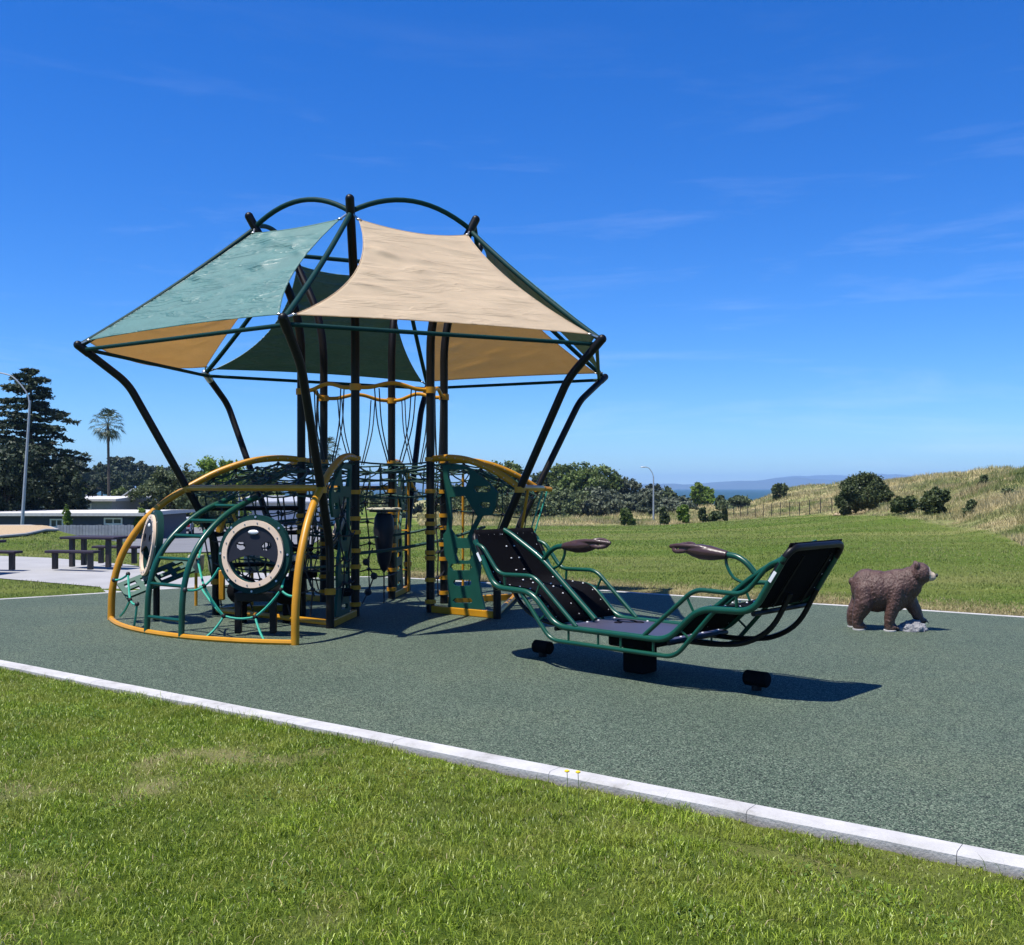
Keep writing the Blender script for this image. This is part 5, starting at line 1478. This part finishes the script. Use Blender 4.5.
# ------------------------------------------------------------------ BEAR
def bear():
    bx, by = 4.24, 11.33
    e = empty('bear_statue', (bx, by, 0), R(-17)); e.scale = (.82, 1, 1.02); tag(e, 'brown bear cub statue walking right on the green surfacing', 'statue')
    mb = MB()
    E = lambda c, r: mb.ball(c, r, 18, 12)
    E((-.27, 0, .46), (.20, .165, .205)); E((-.13, 0, .42), (.28, .20, .235)); E((.06, 0, .42), (.27, .195, .235)); E((.20, 0, .475), (.19, .155, .20)); E((.14, 0, .55), (.16, .11, .125))
    E((-.25, 0, .52), (.17, .13, .15))
    E((.30, 0, .52), (.17, .14, .18)); E((.37, -.01, .575), (.12, .105, .12))
    E((.425, -.02, .630), (.152, .126, .124)); E((.47, -.02, .645), (.07, .075, .07)); E((.40, -.02, .56), (.10, .09, .09))
    E((.550, -.03, .602), (.080, .060, .056)); E((.590, -.033, .600), (.048, .048, .045)); E((.54, -.03, .575), (.05, .038, .03))
    for s in (-1, 1):
        E((.385, -.02 + s * .092, .720), (.036, .036, .048)); 
    E((-.46, 0, .52), (.035, .04, .045))
    def leg(pts, rs):
        c = catmull(pts, 5); n_ = len(c); r_ = [float(np.interp(i / (n_ - 1), np.linspace(0, 1, len(rs)), rs)) for i in range(n_)]
        for p, q in zip(c, r_): mb.ball(p, q, 12, 8)
    # near hind, far hind, near front, far front
    leg([(-.30, -.09, .42), (-.30, -.115, .30), (-.37, -.115, .16), (-.385, -.115, .06)], [.13, .13, .085, .066]); E((-.35, -.115, .045), (.085, .055, .038))
    leg([(-.32, .09, .42), (-.34, .115, .30), (-.43, .115, .16), (-.45, .115, .06)], [.13, .12, .085, .066]); E((-.415, .115, .045), (.085, .055, .038))
    leg([(.12, -.09, .44), (.09, -.115, .30), (.04, -.12, .16), (.025, -.12, .06)], [.12, .10, .078, .064]); E((.06, -.12, .045), (.085, .056, .038))
    leg([(.25, .07, .44), (.31, .085, .32), (.39, .095, .20), (.43, .095, .12)], [.12, .10, .078, .064]); E((.46, .095, .10), (.08, .055, .038))
    fur, nt, N, L, P = nodes('brown_sculpted_fur')
    tc = N.new('ShaderNodeTexCoord')
    mp = N.new('ShaderNodeMapping'); mp.inputs['Scale'].default_value = (1, 1, .5); L.new(tc.outputs['Object'], mp.inputs[0])
    n1 = N.new('ShaderNodeTexNoise'); n1.inputs['Scale'].default_value = 62; n1.inputs['Detail'].default_value = 3; n1.inputs['Distortion'].default_value = 1.6; L.new(mp.outputs[0], n1.inputs['Vector'])
    r = ramp(N, [(.3, (.045, .020, .013)), (.55, (.082, .040, .028)), (.8, (.150, .085, .064))]); L.new(n1.outputs['Fac'], r.inputs['Fac'])
    # cream muzzle with a dark nose tip: a painted area of the statue
    sp = N.new('ShaderNodeSeparateXYZ'); L.new(tc.outputs['Object'], sp.inputs[0])
    def mth(op, a_, b_):
        m_ = N.new('ShaderNodeMath'); m_.operation = op
        for i, q in enumerate((a_, b_)):
            if isinstance(q, (int, float)): m_.inputs[i].default_value = q
            else: L.new(q, m_.inputs[i])
        return m_.outputs[0]
    nn = mth('MULTIPLY', n1.outputs['Fac'], .02)
    f = mth('GREATER_THAN', mth('ADD', sp.outputs['X'], nn), .552)
    mx = N.new('ShaderNodeMix'); mx.data_type = 'RGBA'; mx.inputs[7].default_value = (.46, .37, .27, 1)
    L.new(f, mx.inputs[0]); L.new(r.outputs['Color'], mx.inputs[6])
    L.new(mx.outputs[2], P.inputs['Base Color']); P.inputs['Roughness'].default_value = .45
    b = N.new('ShaderNodeBump'); b.inputs['Strength'].default_value = .8; b.inputs['Distance'].default_value = .010
    L.new(n1.outputs['Fac'], b.inputs['Height']); L.new(b.outputs['Normal'], P.inputs['Normal'])
    o = mb.build('body', fur, e)
    m_ = o.modifiers.new('r', 'REMESH'); m_.mode = 'VOXEL'; m_.voxel_size = .010
    m_ = o.modifiers.new('s', 'SMOOTH'); m_.iterations = 7; m_.factor = .6
    tx = bpy.data.textures.new('fur_lumps', 'CLOUDS'); tx.noise_scale = .028; tx.noise_depth = 2
    vg = o.modifiers.new('d', 'DISPLACE'); vg.texture = tx; vg.strength = .013; vg.mid_level = .5
    dark = simple('dark_nose', (.012, .010, .010), .3)
    MB().ball((.640, -.034, .614), (.020, .028, .021), 12, 8).build('nose', dark, e)
    for s in (-1, 1):
        MB().ball((.505, -.025 + s * .072, .658), .012, 10, 6).build('eye', dark, e)
        MB().ball((.388, -.02 + s * .085, .703), (.016, .022, .028), 10, 6).build('inner_ear', dark, e)
    cl = simple('claw', (.10, .07, .06), .4)
    for (fx, fy, fz) in ((-.27, -.115, .03), (.14, -.12, .03), (.54, .095, .085), (-.335, .115, .03)):
        c = MB()
        for j in range(4): c.tube([(fx - .02, fy - .036 + .024 * j, fz + .012), (fx + .004, fy - .036 + .024 * j, fz + .004), (fx + .012, fy - .036 + .024 * j, fz - .012)], [.009, .007, .002], 6)
        c.build('claws', cl, e)
    for (fx, fy) in ((-.36, -.115), (-.42, .115), (.04, -.12)):
        MB().tube([(fx, fy, .0), (fx, fy, .012)], .085, 16).build('footing', M['concrete'], e)
    # rock under the front paw
    w = e.matrix_basis if False else None
    c_, s_ = math.cos(R(-17)), math.sin(R(-17))
    def W(x, y): return (bx + x * c_ - y * s_, by + x * s_ + y * c_)
    rx, ry = W(.27, -.02)
    rk = MB(); rk.ball((0, 0, .02), (.17, .14, .075), 14, 8); rk.ball((.04, .04, .05), (.11, .10, .06), 12, 8)
    rock = rk.build('rock', simple('grey_rock', (.20, .20, .205), .85, var=.25, scale=14, bump=.8, bscale=40), loc=(rx, ry, 0))
    m_ = rock.modifiers.new('r', 'REMESH'); m_.mode = 'VOXEL'; m_.voxel_size = .012
    t2_ = bpy.data.textures.new('rock_lumps', 'CLOUDS'); t2_.noise_scale = .05
    m_ = rock.modifiers.new('d', 'DISPLACE'); m_.texture = t2_; m_.strength = .07
    tag(rock, 'pale grey rock under the front paw of the bear statue', 'rock')
bear()

# dandelions in the kerb joint
def dandelion(px, py, Yoff, label):
    ks_ = .19
    p = at(px, py, 5.15); x, y = p.x, p.y
    z0 = tz(x, y)
    e = empty('dandelion', (x, y, z0)); tag(e, label, 'flower')
    H = p.z - z0
    MB().tube([(0, 0, 0), (.004, 0, H * .5), (0, 0, H)], .0018, 5).build('stem', simple('stem', (.10, .16, .03), .6), e)
    MB().ball((0, 0, H), (.014, .014, .007), 10, 5).build('flower_head', simple('dandelion_yellow', (.75, .50, .01), .6), e)
dandelion(567, 771, 0, 'left of two yellow dandelions at the concrete kerb')
dandelion(578, 772, 0, 'right of two yellow dandelions at the concrete kerb')

# ------------------------------------------------------------------ haze
HZ = True
if HZ:
    mb = MB(); mb.box((0, 5900, 69), (30000, 12200, 160))
    o = mb.build('haze', bpy.data.materials.new('air'), smooth=False)
    m = o.data.materials[0]; m.use_nodes = True; nt = m.node_tree
    nt.nodes.remove(nt.nodes['Principled BSDF'])
    v = nt.nodes.new('ShaderNodeVolumePrincipled'); v.inputs['Color'].default_value = (.40, .66, 1, 1); v.inputs['Density'].default_value = .00013
    v.inputs['Anisotropy'].default_value = 0
    nt.links.new(v.outputs[0], nt.nodes['Material Output'].inputs['Volume'])
    tag(o, 'thin pale blue air haze over the bay', 'haze', kind='stuff')

# ------------------------------------------------------------------ sky, sun, camera
# shadow of a 3.31 m corner falls (1.15, .75) away
sdir = Vector((-.40, -.25, 1.18)).normalized()     # towards the sun
elev = math.asin(sdir.z); azim = math.atan2(sdir.x, sdir.y)
w = bpy.data.worlds.new('World'); scene.world = w; w.use_nodes = True
nt = w.node_tree; N = nt.nodes; L = nt.links
bg = N['Background']
sky = N.new('ShaderNodeTexSky'); sky.sky_type = 'NISHITA'; sky.sun_disc = False
sky.sun_elevation = elev; sky.sun_rotation = azim
sky.altitude = 0; sky.air_density = 1.0; sky.dust_density = 0.0; sky.ozone_density = 4.0
tc = N.new('ShaderNodeTexCoord')
mp = N.new('ShaderNodeMapping'); mp.inputs['Scale'].default_value = (1.6, 1.6, 13); mp.inputs['Rotation'].default_value = (.05, -.16, .4)
L.new(tc.outputs['Generated'], mp.inputs[0])
cn = N.new('ShaderNodeTexNoise'); cn.inputs['Scale'].default_value = 2.2; cn.inputs['Detail'].default_value = 9; cn.inputs['Roughness'].default_value = .66; cn.inputs['Distortion'].default_value = .35
L.new(mp.outputs[0], cn.inputs['Vector'])
mr = N.new('ShaderNodeMapRange'); mr.inputs[1].default_value = .52; mr.inputs[2].default_value = .86; mr.inputs[4].default_value = .095
L.new(cn.outputs['Fac'], mr.inputs[0])
hs = N.new('ShaderNodeHueSaturation'); hs.inputs['Saturation'].default_value = 1.35; hs.inputs['Value'].default_value = 1.05
L.new(sky.outputs['Color'], hs.inputs['Color'])
mx = N.new('ShaderNodeMix'); mx.data_type = 'RGBA'; mx.inputs[7].default_value = (7.5, 8.3, 9.5, 1)
tint = N.new('ShaderNodeMix'); tint.data_type = 'RGBA'; tint.blend_type = 'MULTIPLY'; tint.inputs[0].default_value = 1; tint.inputs[7].default_value = (.48, .73, 1.12, 1)
L.new(hs.outputs['Color'], tint.inputs[6])
sz = N.new('ShaderNodeSeparateXYZ'); L.new(tc.outputs['Generated'], sz.inputs[0])
am = N.new('ShaderNodeMapRange'); am.inputs[1].default_value = 0; am.inputs[2].default_value = .42; am.inputs[3].default_value = 2.6; am.inputs[4].default_value = .2
L.new(sz.outputs['Z'], am.inputs[0])
ml = N.new('ShaderNodeMath'); ml.operation = 'MULTIPLY'; L.new(mr.outputs[0], ml.inputs[0]); L.new(am.outputs[0], ml.inputs[1])
L.new(ml.outputs[0], mx.inputs[0]); L.new(tint.outputs[2], mx.inputs[6])
L.new(mx.outputs[2], bg.inputs['Color'])
bg.inputs['Strength'].default_value = .093

sun = bpy.data.lights.new('sun', 'SUN'); sun.energy = 5.0; sun.angle = R(.5); sun.color = (1, .96, .90)
so = bpy.data.objects.new('sun', sun); col.objects.link(so)
so.rotation_euler = sdir.to_track_quat('Z', 'Y').to_euler()
so.location = (0, 0, 30)

cam = bpy.data.cameras.new('camera'); co = bpy.data.objects.new('camera', cam); col.objects.link(co)
co.location = (0, 0, CAM_H); co.rotation_euler = (math.pi / 2, 0, 0)
cam.sensor_width = 36; cam.lens = 36 * F / 1024; cam.shift_y = 15.5 / 1024
cam.clip_start = .05; cam.clip_end = 40000
scene.camera = co
scene.view_settings.view_transform = 'Standard'; scene.view_settings.look = 'None'
scene.view_settings.exposure = .64; scene.view_settings.gamma = 1
scene.cycles.max_bounces = 6; scene.cycles.transparent_max_bounces = 8; scene.cycles.volume_bounces = 0
